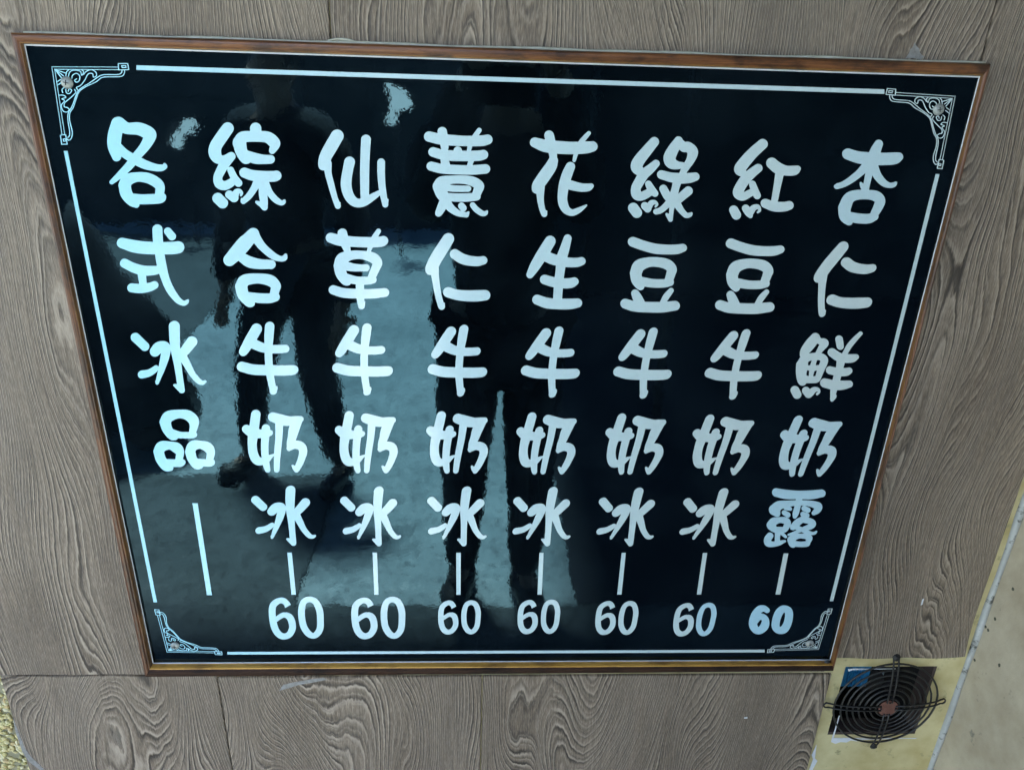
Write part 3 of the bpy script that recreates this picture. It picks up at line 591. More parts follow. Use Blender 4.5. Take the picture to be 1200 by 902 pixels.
# ================================================================ extract fan opening and its wire guard
duct = empty('fan_duct', (.547, WY+.03, HOLE[2]), 'dark square duct opening in the yellow board behind the wire guard', 'duct')
bm = bmesh.new()
x0, x1, z0, z1 = HOLE; ox, oz = .547, HOLE[2]
def quad(bm, *p): bm.faces.new([bm.verts.new((a[0]-ox, a[1]-WY-.03, a[2]-oz)) for a in p])
ya, yb = WY+.0302, WY+.17
for side in (((x0, ya, z0), (x0, yb, z0), (x0, yb, z1), (x0, ya, z1)), ((x1, ya, z0), (x1, ya, z1), (x1, yb, z1), (x1, yb, z0)),
             ((x0, ya, z0), (x1, ya, z0), (x1, yb, z0), (x0, yb, z0)), ((x0, ya, z1), (x0, yb, z1), (x1, yb, z1), (x1, ya, z1)),
             ((x0, yb, z0), (x1, yb, z0), (x1, yb, z1), (x0, yb, z1))): quad(bm, *side)
link('duct_wall', bm_mesh('duct_wall', bm, DUCT), (ox, WY+.03, oz), duct)
bm = bmesh.new()
for lo, hi in (((x0, WY+.0045, z0-.001), (x1, WY+.03, z0+.005)), ((x1-.004, WY+.0045, z0+.005), (x1+.001, WY+.03, z1)), ):
    bm_box(bm, (lo[0]-ox, lo[1]-WY-.03, lo[2]-oz), (hi[0]-ox, hi[1]-WY-.03, hi[2]-oz), .0006)
link('opening_edge', bm_mesh('opening_edge', bm, DUCTLIP), (ox, WY+.03, oz), duct)
# ribbed blue crate standing inside, seen in the upper left corner of the opening
crate = empty('blue_crate', (.515, WY+.04, -.47), 'ribbed blue plastic crate showing in the top corner of the fan opening', 'crate')
ca, cb = at(994, 783, WY+.036), at(1015, 804, WY+.036)
box('crate_side', (ca[0]-.012, WY+.036, cb[2]), (cb[0], WY+.041, ca[2]+.02), BLUE, crate, .001)
for k in range(6): box('rib', (ca[0]+.001+k*.0045, WY+.0335, cb[2]+.002), (ca[0]+.0026+k*.0045, WY+.0362, ca[2]+.018), BLUE, crate, .0005)
pa, pb = at(1017, 787, WY+.045), at(1036, 793, WY+.045)
box('pale_pipe', (pa[0], WY+.045, pb[2]), (pb[0], WY+.055, pa[2]), m_mottled('pale grey pipe', (.30, .38, .38), (.38, .46, .45), 40., .5, .1), None, .003,
    label='short pale grey pipe beside the blue crate inside the fan opening', cat='pipe')
# fan behind the guard
fan = empty('extract_fan', (.549, WY+.045, -.449), 'dark extractor fan blades behind the rusty wire guard', 'fan')
bm = bmesh.new(); bmesh.ops.create_cone(bm, cap_ends=True, segments=28, radius1=.02, radius2=.02, depth=.02)
for v in bm.verts: v.co = Vector((v.co.x, v.co.z, v.co.y))
link('motor', bm_mesh('motor', bm, DUCT), (.549, WY+.05, -.449), fan)
for k in range(5):
    bm = bmesh.new(); A = []
    for i in range(5):
        r = .018+.041*i/4; hw = .28+.1*i/4
        A.append([bm.verts.new((r*math.cos(t), .010*(j-1), r*math.sin(t))) for j, t in enumerate((-hw, 0, hw))])
    for i in range(4):
        for j in range(2): bm.faces.new((A[i][j], A[i][j+1], A[i+1][j+1], A[i+1][j]))
    me = bm_mesh('blade', bm, DUCT); o = link('blade', me, (.549, WY+.055, -.449), fan); o.rotation_euler = (0, k*2*math.pi/5+.3, 0)
GC = (.549, WY-.002, -.4495)
guard = empty('fan_guard', GC, 'round black wire fan guard with a rusty hub below the sign', 'fan guard')
RINGS = [.0165, .0243, .0322, .0401, .0480, .0560, .0640, .0735]
for i, r in enumerate(RINGS):
    y = -.0065 + (.006*(r/.0735)**2)
    pts = [(GC[0]+(r+.0003*math.sin(3*k+i))*math.cos(k*2*math.pi/56), GC[1]+y, GC[2]+r*math.sin(k*2*math.pi/56)) for k in range(56)]
    tube('ring', pts, .00128 if i < 7 else .0014, WIRE, GC, guard, 7, True)
tilt = math.radians(2)
for k in range(4):
    a = k*math.pi/2+tilt; ca, sa = math.cos(a), math.sin(a); hw = .0036; pts = []
    R1 = .0865
    prof = [(.010, -.0085), (.03, -.0082), (.055, -.0058), (.072, -.0026), (R1-.006, .0005)]
    for r, y in prof: pts.append((r, -hw, y))
    for t in range(1, 8):
        tt = -math.pi/2+t*math.pi/8; pts.append((R1-.004+.0052*math.cos(tt), .0047*math.sin(tt), .0012))
    for r, y in reversed(prof): pts.append((r, hw, y))
    P = [(GC[0]+r*ca-s*sa, GC[1]+y, GC[2]+r*sa+s*ca) for r, s, y in pts]
    tube('spoke', P, .00118, WIRE, GC, guard, 7)
    if k in (1, 3):
        c = (GC[0]+(R1-.004)*ca, GC[1]+.0002, GC[2]+(R1-.004)*sa); bm = bmesh.new()
        bmesh.ops.create_uvsphere(bm, u_segments=14, v_segments=8, radius=.0046)
        for v in bm.verts: v.co.y *= .6
        s = link('screw', bm_mesh('screw', bm, WIRE, True), c, guard)
        box('slot', (c[0]-.0028, c[1]-.0031, c[2]-.0005), (c[0]+.0028, c[1]-.0022, c[2]+.0005), DARK, s)
bm = bmesh.new(); bmesh.ops.create_cone(bm, cap_ends=True, segments=32, radius1=.0140, radius2=.0132, depth=.0016)
for v in bm.verts: v.co = Vector((v.co.x, v.co.z, v.co.y))
hub = link('hub_plate', bm_mesh('hub_plate', bm, RUST), (GC[0], GC[1]-.0072, GC[2]), guard)
for k in range(4):
    a = k*math.pi/2+tilt; c = (GC[0]+.0105*math.cos(a), GC[1]-.0092, GC[2]+.0105*math.sin(a))
    bm = bmesh.new(); bmesh.ops.create_uvsphere(bm, u_segments=10, v_segments=6, radius=.0012)
    link('weld_spot', bm_mesh('weld_spot', bm, WIRE, True), c, hub)

# ================================================================ the sign
board = empty('menu_board', (0, 0, -.38), 'framed black gloss drinks menu board with white handwritten-style lettering', 'menu board')
box('panel', (-.4515, 0, -.3660), (.4505, .0058, .3660), BLACK, board)
# pale edge showing round the black face
PE = [(-.4512, .3650), (.4500, .3652), (.4502, -.3655), (-.4512, -.3657)]; PIN = [(-.4501, .3636), (.4490, .3638), (.4494, -.3641), (-.4502, -.3642)]
for k in range(4):
    j = (k+1) % 4; q = [PE[k], PE[j], PIN[j], PIN[k]]; c = (sum(p[0] for p in q)/4, 0, sum(p[1] for p in q)/4); bm = bmesh.new()
    a = [bm.verts.new((p[0]-c[0], -.0004, p[1]-c[2])) for p in q]; b_ = [bm.verts.new((p[0]-c[0], .0, p[1]-c[2])) for p in q]
    bm.faces.new(a)
    for i in range(4): bm.faces.new((a[i], b_[i], b_[(i+1) % 4], a[(i+1) % 4]))
    link('edge_strip', bm_mesh('edge_strip', bm, EDGE), c, board)
# moulded rails: inner and outer corners, height over the panel at each corner
RIN = [(-.4513, .3652), (.4501, .3654), (.4503, -.3655), (-.4513, -.3657)]
ROUT = [(-.4595, .3740), (.4556, .3765), (.4535, -.3785), (-.4610, -.3825)]
RH = [.0052, .0050, .0092, .0098]
PROF = [(0, -.3), (0, .62), (.03, .88), (.10, .92), (.15, .84), (.22, .86), (.34, 1.0), (.55, 1.06), (.78, .98), (.93, .72), (1, .3), (1, -1.05)]
PMAT = [1, 1, 1, 1, 0, 0, 0, 0, 0, 0, 0]
for k in range(4):
    j = (k+1) % 4; horiz = k % 2 == 0; c = ((RIN[k][0]+RIN[j][0])/2, 0, (RIN[k][1]+RIN[j][1])/2); nseg = 40; V, F, MI = [], [], []
    for i in range(nseg+1):
        t = i/nseg; wob = .00022*math.sin(9*t+k)+.00012*math.sin(31*t+2*k)
        for s, hgt in PROF:
            a = (RIN[k][0]*(1-s)+ROUT[k][0]*s, RIN[k][1]*(1-s)+ROUT[k][1]*s); b_ = (RIN[j][0]*(1-s)+ROUT[j][0]*s, RIN[j][1]*(1-s)+ROUT[j][1]*s)
            h = RH[k]*(1-t)+RH[j]*t; wv = wob*s*(0 < i < nseg)
            x = a[0]*(1-t)+b_[0]*t+(0 if horiz else wv); z = a[1]*(1-t)+b_[1]*t+(wv if horiz else 0)
            V.append((x-c[0], -hgt*h if hgt > -1 else WY-.0002, z-c[2]))
    n = len(PROF)
    for i in range(nseg):
        for p in range(n-1): F.append((i*n+p, i*n+p+1, (i+1)*n+p+1, (i+1)*n+p)); MI.append(PMAT[p])
    F.append(tuple(range(n))); MI.append(0); F.append(tuple(nseg*n+p for p in range(n))[::-1]); MI.append(0)
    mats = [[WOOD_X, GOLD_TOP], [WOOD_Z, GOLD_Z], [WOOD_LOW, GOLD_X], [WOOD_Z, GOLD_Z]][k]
    bm = bmesh.new(); tmp = mesh('frame_rail', V, F, mats, MI); bm.from_mesh(tmp); bmesh.ops.recalc_face_normals(bm, faces=bm.faces); bm.to_mesh(tmp); bm.free()
    o = link('frame_rail', tmp, c, board)
    if k == 2: o['label'] = 'worn dark lower frame rail with a bright golden inner lip'
# dried glue along the top rail
gp = []
for i in range(120):
    t = i/119; x = -.452+.907*t; gp.append((x, WY-.0012, .3748+.0024*t+.0004*math.sin(t*40)))
tube('glue_bead', gp, [.0011+.0007*abs(math.sin(i*.37)*math.sin(i*.11)) for i in range(120)], BEAD, (0, WY, .376), board, 6)
gb = [at(384+33*t, 47.5+1.5*t-2.2*math.sin(math.pi*t), WY-.001) for t in np.linspace(0, 1, 14)]
tube('glue_bead', gb, [.0006+.0006*math.sin(math.pi*i/13) for i in range(14)], BEAD, gb[7], board, 6)

# ---------------------------------------------------------------- lettering
def spline(st):
    P = [np.array(p, float) for p in st]
    if len(P) == 1: return [P[0]]
    loop = len(P) > 3 and np.allclose(P[0][:2], P[-1][:2]); out = []
    for i in range(len(P)-1):
        p0 = P[i-1] if i else (P[-2] if loop else 2*P[0]-P[1]); p1, p2 = P[i], P[i+1]
        p3 = P[i+2] if i+2 < len(P) else (P[1] if loop else 2*P[-1]-P[-2])
        n = max(2, int(np.hypot(*(p2-p1)[:2])/.35))
        for t in np.arange(n)/n:
            out.append(.5*((2*p1)+(-p0+p2)*t+(2*p0-5*p1+4*p2-p3)*t*t+(-p0+3*p1-3*p2+p3)*t**3))
    out.append(P[-1]); return out
def field_loops(circles, cuts=(), step=.3):
    C = np.array(circles); pad = 2.2
    x0, y0 = (C[:, 0]-C[:, 2]).min()-pad, (C[:, 1]-C[:, 2]).min()-pad; x1, y1 = (C[:, 0]+C[:, 2]).max()+pad, (C[:, 1]+C[:, 2]).max()+pad
    nx, ny = int((x1-x0)/step)+2, int((y1-y0)/step)+2; xs, ys = x0+np.arange(nx)*step, y0+np.arange(ny)*step
    def sdf(C):
        S = np.full((ny, nx), 2.)
        for cx, cy, r in C:
            a, b_ = max(0, int((cx-r-2-x0)/step)), min(nx, int((cx+r+2-x0)/step)+2); c, d = max(0, int((cy-r-2-y0)/step)), min(ny, int((cy+r+2-y0)/step)+2)
            if a >= b_ or c >= d: continue
            s = np.hypot(xs[None, a:b_]-cx, ys[c:d, None]-cy)-r; np.minimum(S[c:d, a:b_], s, out=S[c:d, a:b_])
        return S
    S = sdf(C)
    if len(cuts): S = np.maximum(S, -sdf(np.array(cuts)))
    S[np.abs(S) < 1e-9] = 1e-9
    # marching squares
    seg = {}; pts = {}
    def ep(k):
        if k not in pts:
            (i, j, h) = k; a = S[j, i]; b_ = S[j, i+1] if h else S[j+1, i]; t = a/(a-b_)
            pts[k] = (xs[i]+t*step, ys[j]) if h else (xs[i], ys[j]+t*step)
        return k
    I = S < 0; mixed = (I[:-1, :-1].astype(int)+I[1:, :-1]+I[:-1, 1:]+I[1:, 1:]); js, is_ = np.nonzero((mixed > 0) & (mixed < 4))
    for j, i in zip(js.tolist(), is_.tolist()):
        a, b_, c, d = I[j, i], I[j, i+1], I[j+1, i+1], I[j+1, i]; E = []
        T, Rr, Bo, L = (i, j, 1), (i+1, j, 0), (i, j+1, 1), (i, j, 0)
        code = a*8+b_*4+c*2+d
        tab = {1: [(L, Bo)], 2: [(Bo, Rr)], 3: [(L, Rr)], 4: [(Rr, T)], 5: [(L, T), (Rr, Bo)], 6: [(Bo, T)], 7: [(L, T)], 8: [(T, L)], 9: [(T, Bo)], 10: [(T, Rr), (Bo, L)], 11: [(T, Rr)], 12: [(Rr, L)], 13: [(Rr, Bo)], 14: [(Bo, L)]}
        for s, e in tab[int(code)]: seg[ep(s)] = ep(e)
    loops = []
    while seg:
        k0 = next(iter(seg)); lp = []; k = k0
        while k in seg: lp.append(pts[k]); k = seg.pop(k)
        if len(lp) > 8: loops.append(np.array(lp))
    return [simplify(l, .035) for l in loops]
def simplify(L, tol):
    n = len(L); keep = np.zeros(n, bool); far = int(np.argmax(np.hypot(*(L-L[0]).T))); keep[[0, far]] = True; P = np.vstack([L, L[:1]])
    st = [(0, far), (far, n)]
    while st:
        a, b_ = st.pop()
        if b_-a < 2: continue
        d = P[b_]-P[a]; ln = np.hypot(*d); q = P[a+1:b_]-P[a]
        e = np.abs(d[0]*q[:, 1]-d[1]*q[:, 0])/ln if ln > 1e-9 else np.hypot(*q.T)
        k = int(np.argmax(e))
        if e[k] > tol: m_ = a+1+k; keep[m_] = True; st += [(a, m_), (m_, b_)]
    return L[keep]
def loops_to_mesh(name, loops, m, t=.0005):
    """flat cut film of thickness t with rounded outlines, from loops in (x, z)"""
    vs_, fs_ = [], []
    for l in loops: o = len(vs_); vs_ += [Vector(p) for p in l]; fs_.append(list(range(o, len(vs_))))
    ed_ = [(f[i], f[(i+1) % len(f)]) for f in fs_ for i in range(len(f))]
    v2, e2, f2, _, _, _ = delaunay_2d_cdt(vs_, ed_, [], 0, 1e-9)
    cen = np.array([[(v2[f[0]].x+v2[f[1]].x+v2[f[2]].x)/3, (v2[f[0]].y+v2[f[1]].y+v2[f[2]].y)/3] for f in f2]); ins = np.zeros(len(cen), bool)
    for l in loops:                                   # even-odd: counters of the letters stay open
        l = np.asarray(l); p, q = l, np.roll(l, -1, 0)
        for (xa, ya), (xb, yb) in zip(p, q):
            c_ = (cen[:, 1] < ya) != (cen[:, 1] < yb)
            if c_.any(): ins ^= c_ & (cen[:, 0] < (xb-xa)*(cen[:, 1]-ya)/((yb-ya) or 1e-12)+xa)
    f2 = [f for f, k in zip(f2, ins) if k]
    V = [(p.x, -t, p.y) for p in v2]; F = [tuple(f) for f in f2]; o = len(V); V += [(p.x, 0, p.y) for p in v2]; cnt = {}
    for f in F:
        for i in range(len(f)):
            e = (f[i], f[(i+1) % len(f)]); cnt[e] = 1
    for a, b_ in list(cnt):
        if (b_, a) not in cnt: F.append((b_, a, a+o, b_+o))
    bm = bmesh.new(); me = mesh(name, V, F, m); bm.from_mesh(me)
    bmesh.ops.recalc_face_normals(bm, faces=bm.faces); bm.normal_update()
    if sum(f.normal.y for f in bm.faces if abs(f.normal.y) > .5) > 0: bmesh.ops.reverse_faces(bm, faces=bm.faces)
    bm.to_mesh(me); bm.free(); return me
CACHE = {}
def glyph(g):
    if g not in CACHE:
        circ, cuts = [], []
        for ox, oy, s, strokes in GLYPHS[g]:
            for st in strokes:
                neg = st[0] == (-1,)
                for p in spline([(ox+a/s, oy+b_/s, r/s) for a, b_, r in (st[1:] if neg else st)]): (cuts if neg else circ).append(p)
        L = [np.array([at(*p)[[0, 2]] for p in l]) for l in field_loops(circ, cuts)]
        A = np.vstack(L); c = (A.min(0)+A.max(0))/2; L = [l-c for l in L]
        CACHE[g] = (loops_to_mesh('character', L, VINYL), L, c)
    return CACHE[g]
def put_glyph(name, g, boxpx, tint):
    me, L, c = glyph(g); A = np.vstack(L); c = c.copy(); s = np.ones(2)
    if boxpx:
        u0, u1, v0, v1 = boxpx; c = at((u0+u1)/2, (v0+v1)/2)[[0, 2]]
        for it in range(12):
            q = np.array([seen((p[0], 0, p[1])) for p in c+A*s]); lo, hi = q.min(0), q.max(0)
            s *= np.array([(u1-u0), (v1-v0)])/(hi-lo); c = c+at((u0+u1)/2, (v0+v1)/2)[[0, 2]]-at(*((lo+hi)/2))[[0, 2]]
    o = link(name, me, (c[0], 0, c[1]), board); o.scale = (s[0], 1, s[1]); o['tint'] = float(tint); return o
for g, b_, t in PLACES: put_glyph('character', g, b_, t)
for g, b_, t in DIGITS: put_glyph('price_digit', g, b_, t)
def film(name, px, tint=0.):
    L = np.array([at(*p)[[0, 2]] for p in px]); c = L.mean(0); L = L-c
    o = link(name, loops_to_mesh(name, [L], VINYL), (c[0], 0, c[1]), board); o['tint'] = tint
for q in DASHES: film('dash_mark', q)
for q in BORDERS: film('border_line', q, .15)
# corner ornaments: traced once at the upper left, mirrored into the other corners
ox, oy, s, r, strokes = ORNAMENT
circ = [p for k_, st in enumerate(strokes) for p in (spline([(ox+a/s, oy+b_/s, r/s) for a, b_ in st]) if k_ >= 8 else
        [np.array([ox+(a[0]*(1-t)+b_[0]*t)/s, oy+(a[1]*(1-t)+b_[1]*t)/s, r/s]) for a, b_ in zip(st, st[1:]) for t in np.linspace(0, 1, 60)])]
OL = [np.array([at(*p)[[0, 2]] for p in l]) for l in field_loops(circ, (), .16)]
for sx, sz in ((1, 1), (-1, 1), (1, -1), (-1, -1)):
    L = [l*np.array([sx, sz]) for l in OL]; A = np.vstack(L); c = (A.min(0)+A.max(0))/2
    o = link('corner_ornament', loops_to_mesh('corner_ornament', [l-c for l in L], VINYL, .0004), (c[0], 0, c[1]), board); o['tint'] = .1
# screws
def screw(c, r, m=STEEL):
    bm = bmesh.new(); bmesh.ops.create_uvsphere(bm, u_segments=20, v_segments=12, radius=r)
    bmesh.ops.rotate(bm, verts=bm.verts, cent=(0, 0, 0), matrix=Matrix.Rotation(math.pi/2, 3, 'X'))
    bmesh.ops.delete(bm, geom=[v for v in bm.verts if v.co.y > r*.05], context='VERTS')
    for v in bm.verts: v.co.y *= .5
    o = link('screw', bm_mesh('screw', bm, m, True), c, board); a = random.uniform(0, 1.5)
    for k in range(2):
        b2 = bmesh.new(); bm_box(b2, (-r*.42, -r*.53, -r*.07), (r*.42, -r*.44, r*.07)); me = bm_mesh('slot', b2, DARK)
        q = link('slot', me, c, o); q.rotation_euler = (0, a+k*math.pi/2, 0)
for p in SCREWS: screw(at(*p, -.0006), .0056)
screw((at(969, 776, -.003)[0], -.0035, at(969, 776, -.003)[2]), .0050, WIRE)

# ================================================================ what the black gloss mirrors: street, people, added shading and glints
def sheet(name, x0, x1, y0, y1, z, m, **kw):
    return link(name, mesh(name, [(x0, y0, 0), (x1, y0, 0), (x1, y1, 0), (x0, y1, 0)], [(0, 1, 2, 3)], m), (0, 0, z), None, **kw)
sheet('ground', -60, 60, -60, 5, -Z0, GROUND, kind='structure')
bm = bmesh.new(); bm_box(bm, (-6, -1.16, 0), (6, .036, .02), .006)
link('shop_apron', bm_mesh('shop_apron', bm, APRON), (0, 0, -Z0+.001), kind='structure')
# awning added out of view to shade the shop front
aw = empty('sunshade', (0, 0, 1.25), 'added unseen dark canvas awning over the shop front', 'sunshade')
def slab(name, lo, hi, m, parent, bev=.004): return box(name, lo, hi, m, parent, bev)
bm = bmesh.new()
vv = [bm.verts.new(p) for p in ((-5, .03, .32), (5, .03, .32), (5, -1.95, .02), (-5, -1.95, .02))]; bm.faces.new(vv)
r_ = bmesh.ops.extrude_face_region(bm, geom=bm.faces[:]); bmesh.ops.translate(bm, verts=[g for g in r_['geom'] if isinstance(g, bmesh.types.BMVert)], vec=(0, 0, .02))
link('canvas', bm_mesh('canvas', bm, CANVAS), (0, 0, 1.25), aw)
tube('front_bar', [(-5, -1.95, 1.26), (5, -1.95, 1.26)], .02, POLE, (0, -1.95, 1.26), aw)
# canopy, curtain and mat added to darken the mirrored street at right
blocker = empty('added_canopy', (2.6, -3.9, -Z0), 'dark square canopy on four poles, added to shade the street at right', 'canopy')
for x in (.80, 4.0):
    for y in (-2.3, -4.9): tube('pole', [(x, y, -Z0), (x, y, 1.2)], .022, CANVAS, (x, y, -Z0), blocker)
bm = bmesh.new(); q = [(.03, -1.75, 0), (4.2, -1.75, 0), (4.2, -5.0, 0), (.03, -5.0, 0)]; vv = [bm.verts.new(p) for p in q]; ap = bm.verts.new((2.1, -3.7, .6))
for k in range(4): bm.faces.new((vv[k], vv[(k+1) % 4], ap))
bm.faces.new(vv[::-1]); link('canvas', bm_mesh('canvas', bm, CANVAS), (0, 0, 1.2), blocker)
slab('added_curtain', (.36, -5.02, -Z0), (5.2, -4.98, 1.2), CANVAS, blocker)
slab('added_dark_mat', (.30, -4.97, -Z0), (5.2, -1.165, -Z0+.016), CANVAS, blocker)  # dark sheet laid to keep the mirrored ground dark
# far side of the street
fac = empty('shuttered_building', (0, -7.6, -Z0), 'dark two-bay building with closed roller shutters across the street', 'building')
slab('wall', (-14, -8.2, -Z0), (14, -7.6, 1.3), BRICKW, fac)
for k in range(5):
    x = -8.4+k*3.6; s = slab('shutter', (x, -7.6, -Z0), (x+2.9, -7.56, 1.2), SHUT, fac)
    for j in range(11): box('slat', (x+.02, -7.565, -Z0+.1+j*.21), (x+2.88, -7.545, -Z0+.26+j*.21), SHUT, s, .004)
# covered scooter at the left
sc_ = empty('covered_scooter', (-1.85, -2.3, -Z0), 'parked scooter under a dark tarpaulin beside the shop front', 'scooter')
def tarp(x, z):                                     # outline of the covered scooter: half width at length x, height z (0..1)
    return .30*(1-.55*z**2)*max(.05, 1-abs(x)**3.2)
bm = bmesh.new(); rows = []
for i in range(25):
    t = -1+2*i/24; top = .80+.30*math.exp(-((t-.42)/.18)**2)+.12*math.exp(-((t+.35)/.3)**2); top *= 1-.35*abs(t)**6; row = []
    for j in range(17):
        a = math.pi*j/16; zz = math.sin(a); hw = tarp(t, zz)
        row.append(bm.verts.new((t*.62, math.cos(a)*hw*(1+.05*math.sin(9*t+3*j)), .16+(top-.16)*zz**.6)))
    rows.append(row)
for i in range(24):
    for j in range(16): bm.faces.new((rows[i][j], rows[i+1][j], rows[i+1][j+1], rows[i][j+1]))
bm.faces.new(rows[0]); bm.faces.new(rows[-1][::-1])
link('tarpaulin', bm_mesh('tarpaulin', bm, CANVAS, True), (-1.95, -2.3, -Z0), sc_)
for x in (-2.38, -1.50):
    bm = bmesh.new(); bmesh.ops.create_cone(bm, cap_ends=True, segments=24, radius1=.2, radius2=.2, depth=.09)
    for v in bm.verts: v.co = Vector((v.co.x, v.co.z, v.co.y))
    link('wheel', bm_mesh('wheel', bm, SHOE), (x, -2.3, -Z0+.2), sc_)
bm = bmesh.new(); bm_box(bm, (-6, -2.0, 0), (-.62, -1.165, .012), .004); bm_box(bm, (-7, -7.0, 0), (-1.95, -2.005, .012), .004)  # dark slabs added to dim the mirrored ground and its bounce
link('added_dark_paving', bm_mesh('added_dark_paving', bm, APRON), (0, 0, -Z0+.001), kind='structure')
FLAP = m_mottled('white canvas', (.66, .62, .58), (.80, .77, .74), 6., .8, .1, (.5, .46, .42), .66)
nrm = np.array([0, .5, .866])  # tilted white flaps added so the gloss shows two small glints
for lab, px in (('white flap on a thin pole, added across the street to give a glint', [(450, 96), (470, 107), (487, 122), (478, 129), (464, 127), (462, 143), (452, 143), (456, 122)]),
                ('small white flap on a pole, added at the far left to give a glint', [(200, 160), (218, 141), (232, 137), (234, 150), (220, 158), (212, 173), (200, 172)])):
    P = []; c0 = at(px[0][0], px[0][1]); d0 = (c0-CAM_C)*np.array([1, -1, 1]); p0 = c0+d0*((-6.6-c0[1])/d0[1])
    for u, v in px:
        X = at(u, v); d = (X-CAM_C)*np.array([1, -1, 1]); P.append(X+d*(nrm @ (p0-X))/(nrm @ d))
    c = sum(P)/len(P); fl = empty('glint_flap', (c[0], c[1], -Z0), lab, 'canvas flap', 'white flaps added across the street for glints'); bm = bmesh.new()
    fr = [bm.verts.new(p-c) for p in P]; bk = [bm.verts.new(p-c-nrm*.008) for p in P]
    bm.faces.new(fr); bm.faces.new(bk[::-1])
    for i in range(len(P)): bm.faces.new((fr[i], bk[i], bk[(i+1) % len(P)], fr[(i+1) % len(P)]))
    link('canvas', bm_mesh('canvas', bm, FLAP), c, fl)
    tube('pole', [(c[0], c[1], -Z0), (c[0], c[1], c[2]-.01)], .012, CANVAS, (c[0], c[1], -Z0), fl)

# ---------------------------------------------------------------- people in the street, seen only as reflections
def skinned(name, joints, bones, m, origin, parent, sub=2):
    names = list(joints); me = bpy.data.meshes.new(name)
    me.from_pydata([tuple(Vector(joints[n][:3])-Vector(origin)) for n in names], [(names.index(a), names.index(b_)) for a, b_ in bones], [])
    o = bpy.data.objects.new(name, me); COL.objects.link(o)
    md = o.modifiers.new('skin', 'SKIN'); md.use_smooth_shade = True
    for i, n in enumerate(names):
        r = joints[n][3]; v = me.skin_vertices[0].data[i]; v.radius = r if isinstance(r, tuple) else (r, r); v.use_root = (i == 0)
    o.modifiers.new('sub', 'SUBSURF').levels = sub; o.modifiers['sub'].render_levels = sub
    bpy.context.view_layer.update(); dg = bpy.context.evaluated_depsgraph_get()
    me2 = bpy.data.meshes.new_from_object(o.evaluated_get(dg)); me2.materials.clear(); me2.materials.append(m)
    me2.polygons.foreach_set('use_smooth', [True]*len(me2.polygons))
    bpy.data.objects.remove(o); bpy.data.meshes.remove(me); me2.name = name
    return link(name, me2, origin, parent)
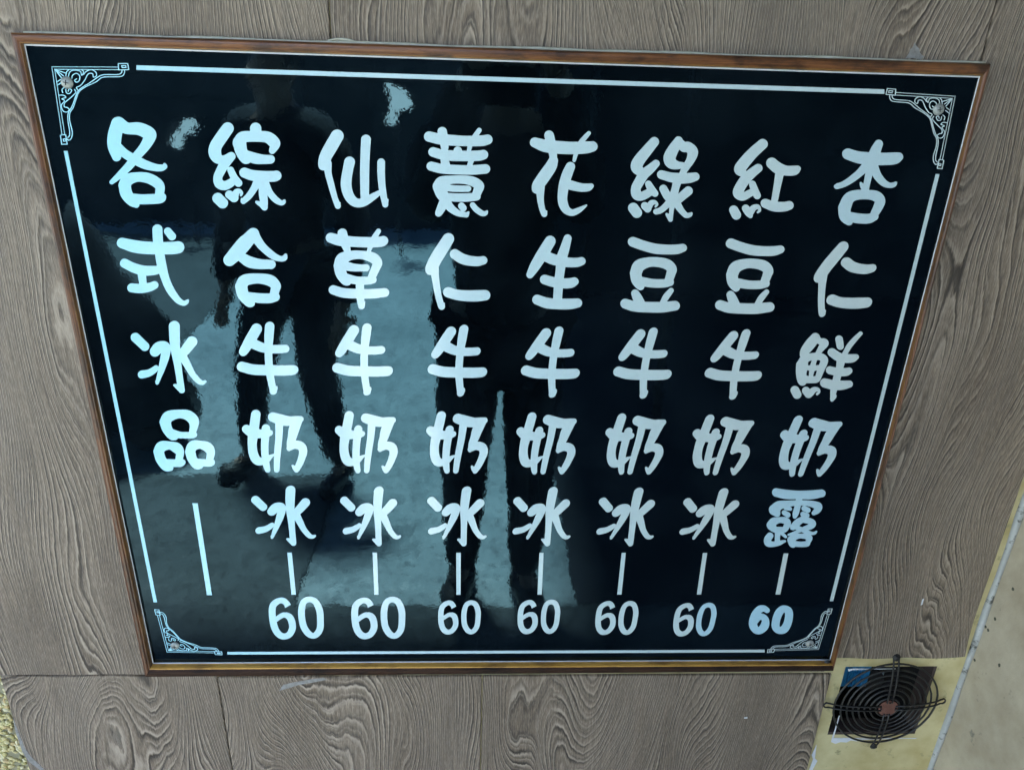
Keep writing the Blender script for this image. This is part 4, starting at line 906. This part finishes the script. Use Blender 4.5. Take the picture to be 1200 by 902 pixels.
def person(loc, face, H, feet, hands, label, top, bottom):
    """feet, hands: (left, right) targets in the person's own frame; face: turn about z, 0 looks towards the wall (+y)"""
    cf, sf = math.cos(face), math.sin(face)
    def W(x, y, z): return (loc[0]+x*cf-y*sf, loc[1]+x*sf+y*cf, -Z0+z)
    root = empty('person', (loc[0], loc[1], -Z0), label, 'person'); k = H/1.72; J = {}; B = []
    def j(n, x, y, z, r): J[n] = (*W(x, y, z), r)
    j('pelvis', 0, 0, .95*k, .125); j('waist', 0, 0, 1.1*k, .115); j('chest', 0, .01, 1.3*k, .135); j('neck0', 0, 0, 1.46*k, .07); j('neck', 0, .01, 1.52*k, .052)
    j('head', 0, .03, 1.62*k, .083); j('crown', 0, .02, 1.70*k, .06)
    B += [('pelvis', 'waist'), ('waist', 'chest'), ('chest', 'neck0'), ('neck0', 'neck'), ('neck', 'head'), ('head', 'crown')]
    TJ, TB, LJ, LB = {}, [], {}, []
    for s, n in ((-1, 'l'), (1, 'r')):
        f = feet[0 if s < 0 else 1]; h = hands[0 if s < 0 else 1]; hip = (s*.095, 0, .9*k); knee = ((hip[0]+f[0])/2, (hip[1]+f[1])/2+.05, .49*k)
        j('hip'+n, *hip, .088); j('knee'+n, *knee, .058); j('ankle'+n, f[0], f[1], .09, .032); j('toe'+n, f[0]+s*.03, f[1]+.15, .038, .018)
        B += [('pelvis', 'hip'+n), ('hip'+n, 'knee'+n), ('knee'+n, 'ankle'+n), ('ankle'+n, 'toe'+n)]
        sh = (s*.19, 0, 1.42*k); mid = Vector(((sh[0]+h[0])/2+s*.05, (sh[1]+h[1])/2-.06, (sh[2]+h[2])/2-(.22 if h[2] > 1.2 else .02)))
        j('sho'+n, *sh, .058); j('elb'+n, *mid, .044); j('wri'+n, *h, .029)
        d = (Vector(h)-mid).normalized(); pal = Vector(h)+d*.06; j('palm'+n, *pal, (.038, .02))
        B += [('neck0', 'sho'+n), ('sho'+n, 'elb'+n), ('elb'+n, 'wri'+n), ('wri'+n, 'palm'+n)]
        side = d.cross(Vector((0, 0, 1))); side = side.normalized() if side.length > .1 else Vector((1, 0, 0))
        for q in range(4):
            a = pal+side*(.030-.02*q)+d*.03; b_ = a+d*(.05-.008*abs(q-1.4))+Vector((0, 0, -.012)); c = b_+d*.022+Vector((0, 0, -.018))
            for w_, p, r in ((0, a, .0095), (1, b_, .0085), (2, c, .0065)): j('f%s%d%d' % (n, q, w_), *p, r)
            B += [('palm'+n, 'f%s%d0' % (n, q)), ('f%s%d0' % (n, q), 'f%s%d1' % (n, q)), ('f%s%d1' % (n, q), 'f%s%d2' % (n, q))]
        a = pal+side*.045-d*.02; b_ = a+d*.04+side*.012; j('t%s0' % n, *a, .011); j('t%s1' % n, *b_, .008); B += [('palm'+n, 't%s0' % n), ('t%s0' % n, 't%s1' % n)]
    skinned('body', J, B, SKIN, W(0, 0, .95*k), root)
    grow = lambda n, e: (*J[n][:3], (J[n][3] if not isinstance(J[n][3], tuple) else J[n][3][0])+e)
    names = ['chest', 'waist', 'neck0']+[a+n for n in 'lr' for a in ('sho', 'elb', 'wri')]
    TJ = {n: grow(n, .022) for n in names}; TJ['hem'] = (*W(0, 0, .90*k), .155)
    skinned('jacket', TJ, [('chest', 'waist'), ('waist', 'hem'), ('chest', 'neck0')]+[(a+n, b_+n) for n in 'lr' for a, b_ in (('sho', 'elb'), ('elb', 'wri'))]+[('neck0', 'shol'), ('neck0', 'shor')], top, W(0, 0, 1.2*k), root)
    LJ = {'pelvis': grow('pelvis', .022)}
    for n in 'lr':
        LJ.update({'hip'+n: grow('hip'+n, .022), 'knee'+n: grow('knee'+n, .022), 'ankle'+n: grow('ankle'+n, .022)})
    skinned('trousers', LJ, [('pelvis', 'hip'+n) for n in 'lr']+[(a+n, b_+n) for n in 'lr' for a, b_ in (('hip', 'knee'), ('knee', 'ankle'))], bottom, W(0, 0, .9*k), root)
    for n in 'lr':
        a = Vector(J['ankle'+n][:3]); t = Vector(J['toe'+n][:3]); d = (t-a); d.z = 0; d.normalize(); a.z = t.z = -Z0+.042
        skinned('shoe', {'toe': (*(t+d*.02), .046), 'mid': (*((a+t)/2), .054), 'heel': (*(a-d*.03), .056), 'cuff': (*(a+Vector((0, 0, .06))), .052)}, [('toe', 'mid'), ('mid', 'heel'), ('heel', 'cuff')], SHOE, tuple(a), root, 2)
    hc = Vector(W(0, .005, 1.665*k)); bm = bmesh.new(); bmesh.ops.create_icosphere(bm, subdivisions=3, radius=1)
    for v in bm.verts:
        n = v.co.copy(); v.co = Vector((n.x*.092, n.y*.102, n.z*.098))*(1+.03*math.sin(n.x*17+n.z*11))
        if n.y > .1 and n.z < .45: v.co.y *= .35
        v.co = Matrix.Rotation(face, 3, 'Z') @ v.co
    link('hair', bm_mesh('hair', bm, HAIR, True), hc, root)
    F3 = [('nose', (0, .125, 1.605*k), (.013, .018, .022), SKIN), ('mouth', (0, .108, 1.565*k), (.022, .006, .006), RUST)]
    for s in (-1, 1): F3 += [('eye', (s*.032, .106, 1.625*k), (.012, .008, .006), DARK), ('ear', (s*.086, .025, 1.61*k), (.010, .02, .03), SKIN)]
    for n, p, sc, m in F3:
        bm = bmesh.new(); bmesh.ops.create_icosphere(bm, subdivisions=2, radius=1)
        for v in bm.verts: v.co = Matrix.Rotation(face, 3, 'Z') @ Vector((v.co.x*sc[0], v.co.y*sc[1], v.co.z*sc[2]))
        link(n, bm_mesh(n, bm, m, True), W(*p), root)
    return root
photog = person((.03, -1.22), 0, 1.74, ((-.11, -.05), (.10, -.02)), ((-.09, .38, 1.60), (.09, .38, 1.60)), 'person in a dark jacket and black jeans holding a phone up to the sign', CLOTH1, CLOTH2)
ph = box('phone', (-.075, -.80, .30), (.075, -.79, .375), SHOE, None, .003, label='black phone held sideways in both hands facing the sign', cat='phone')
person((-.76, -2.05), math.radians(25), 1.70, ((-.22, .10), (.18, .02)), ((-.30, .05, .82), (.30, .10, .82)), 'person in dark clothes walking past with arms hanging down', CLOTH2, CLOTH2)
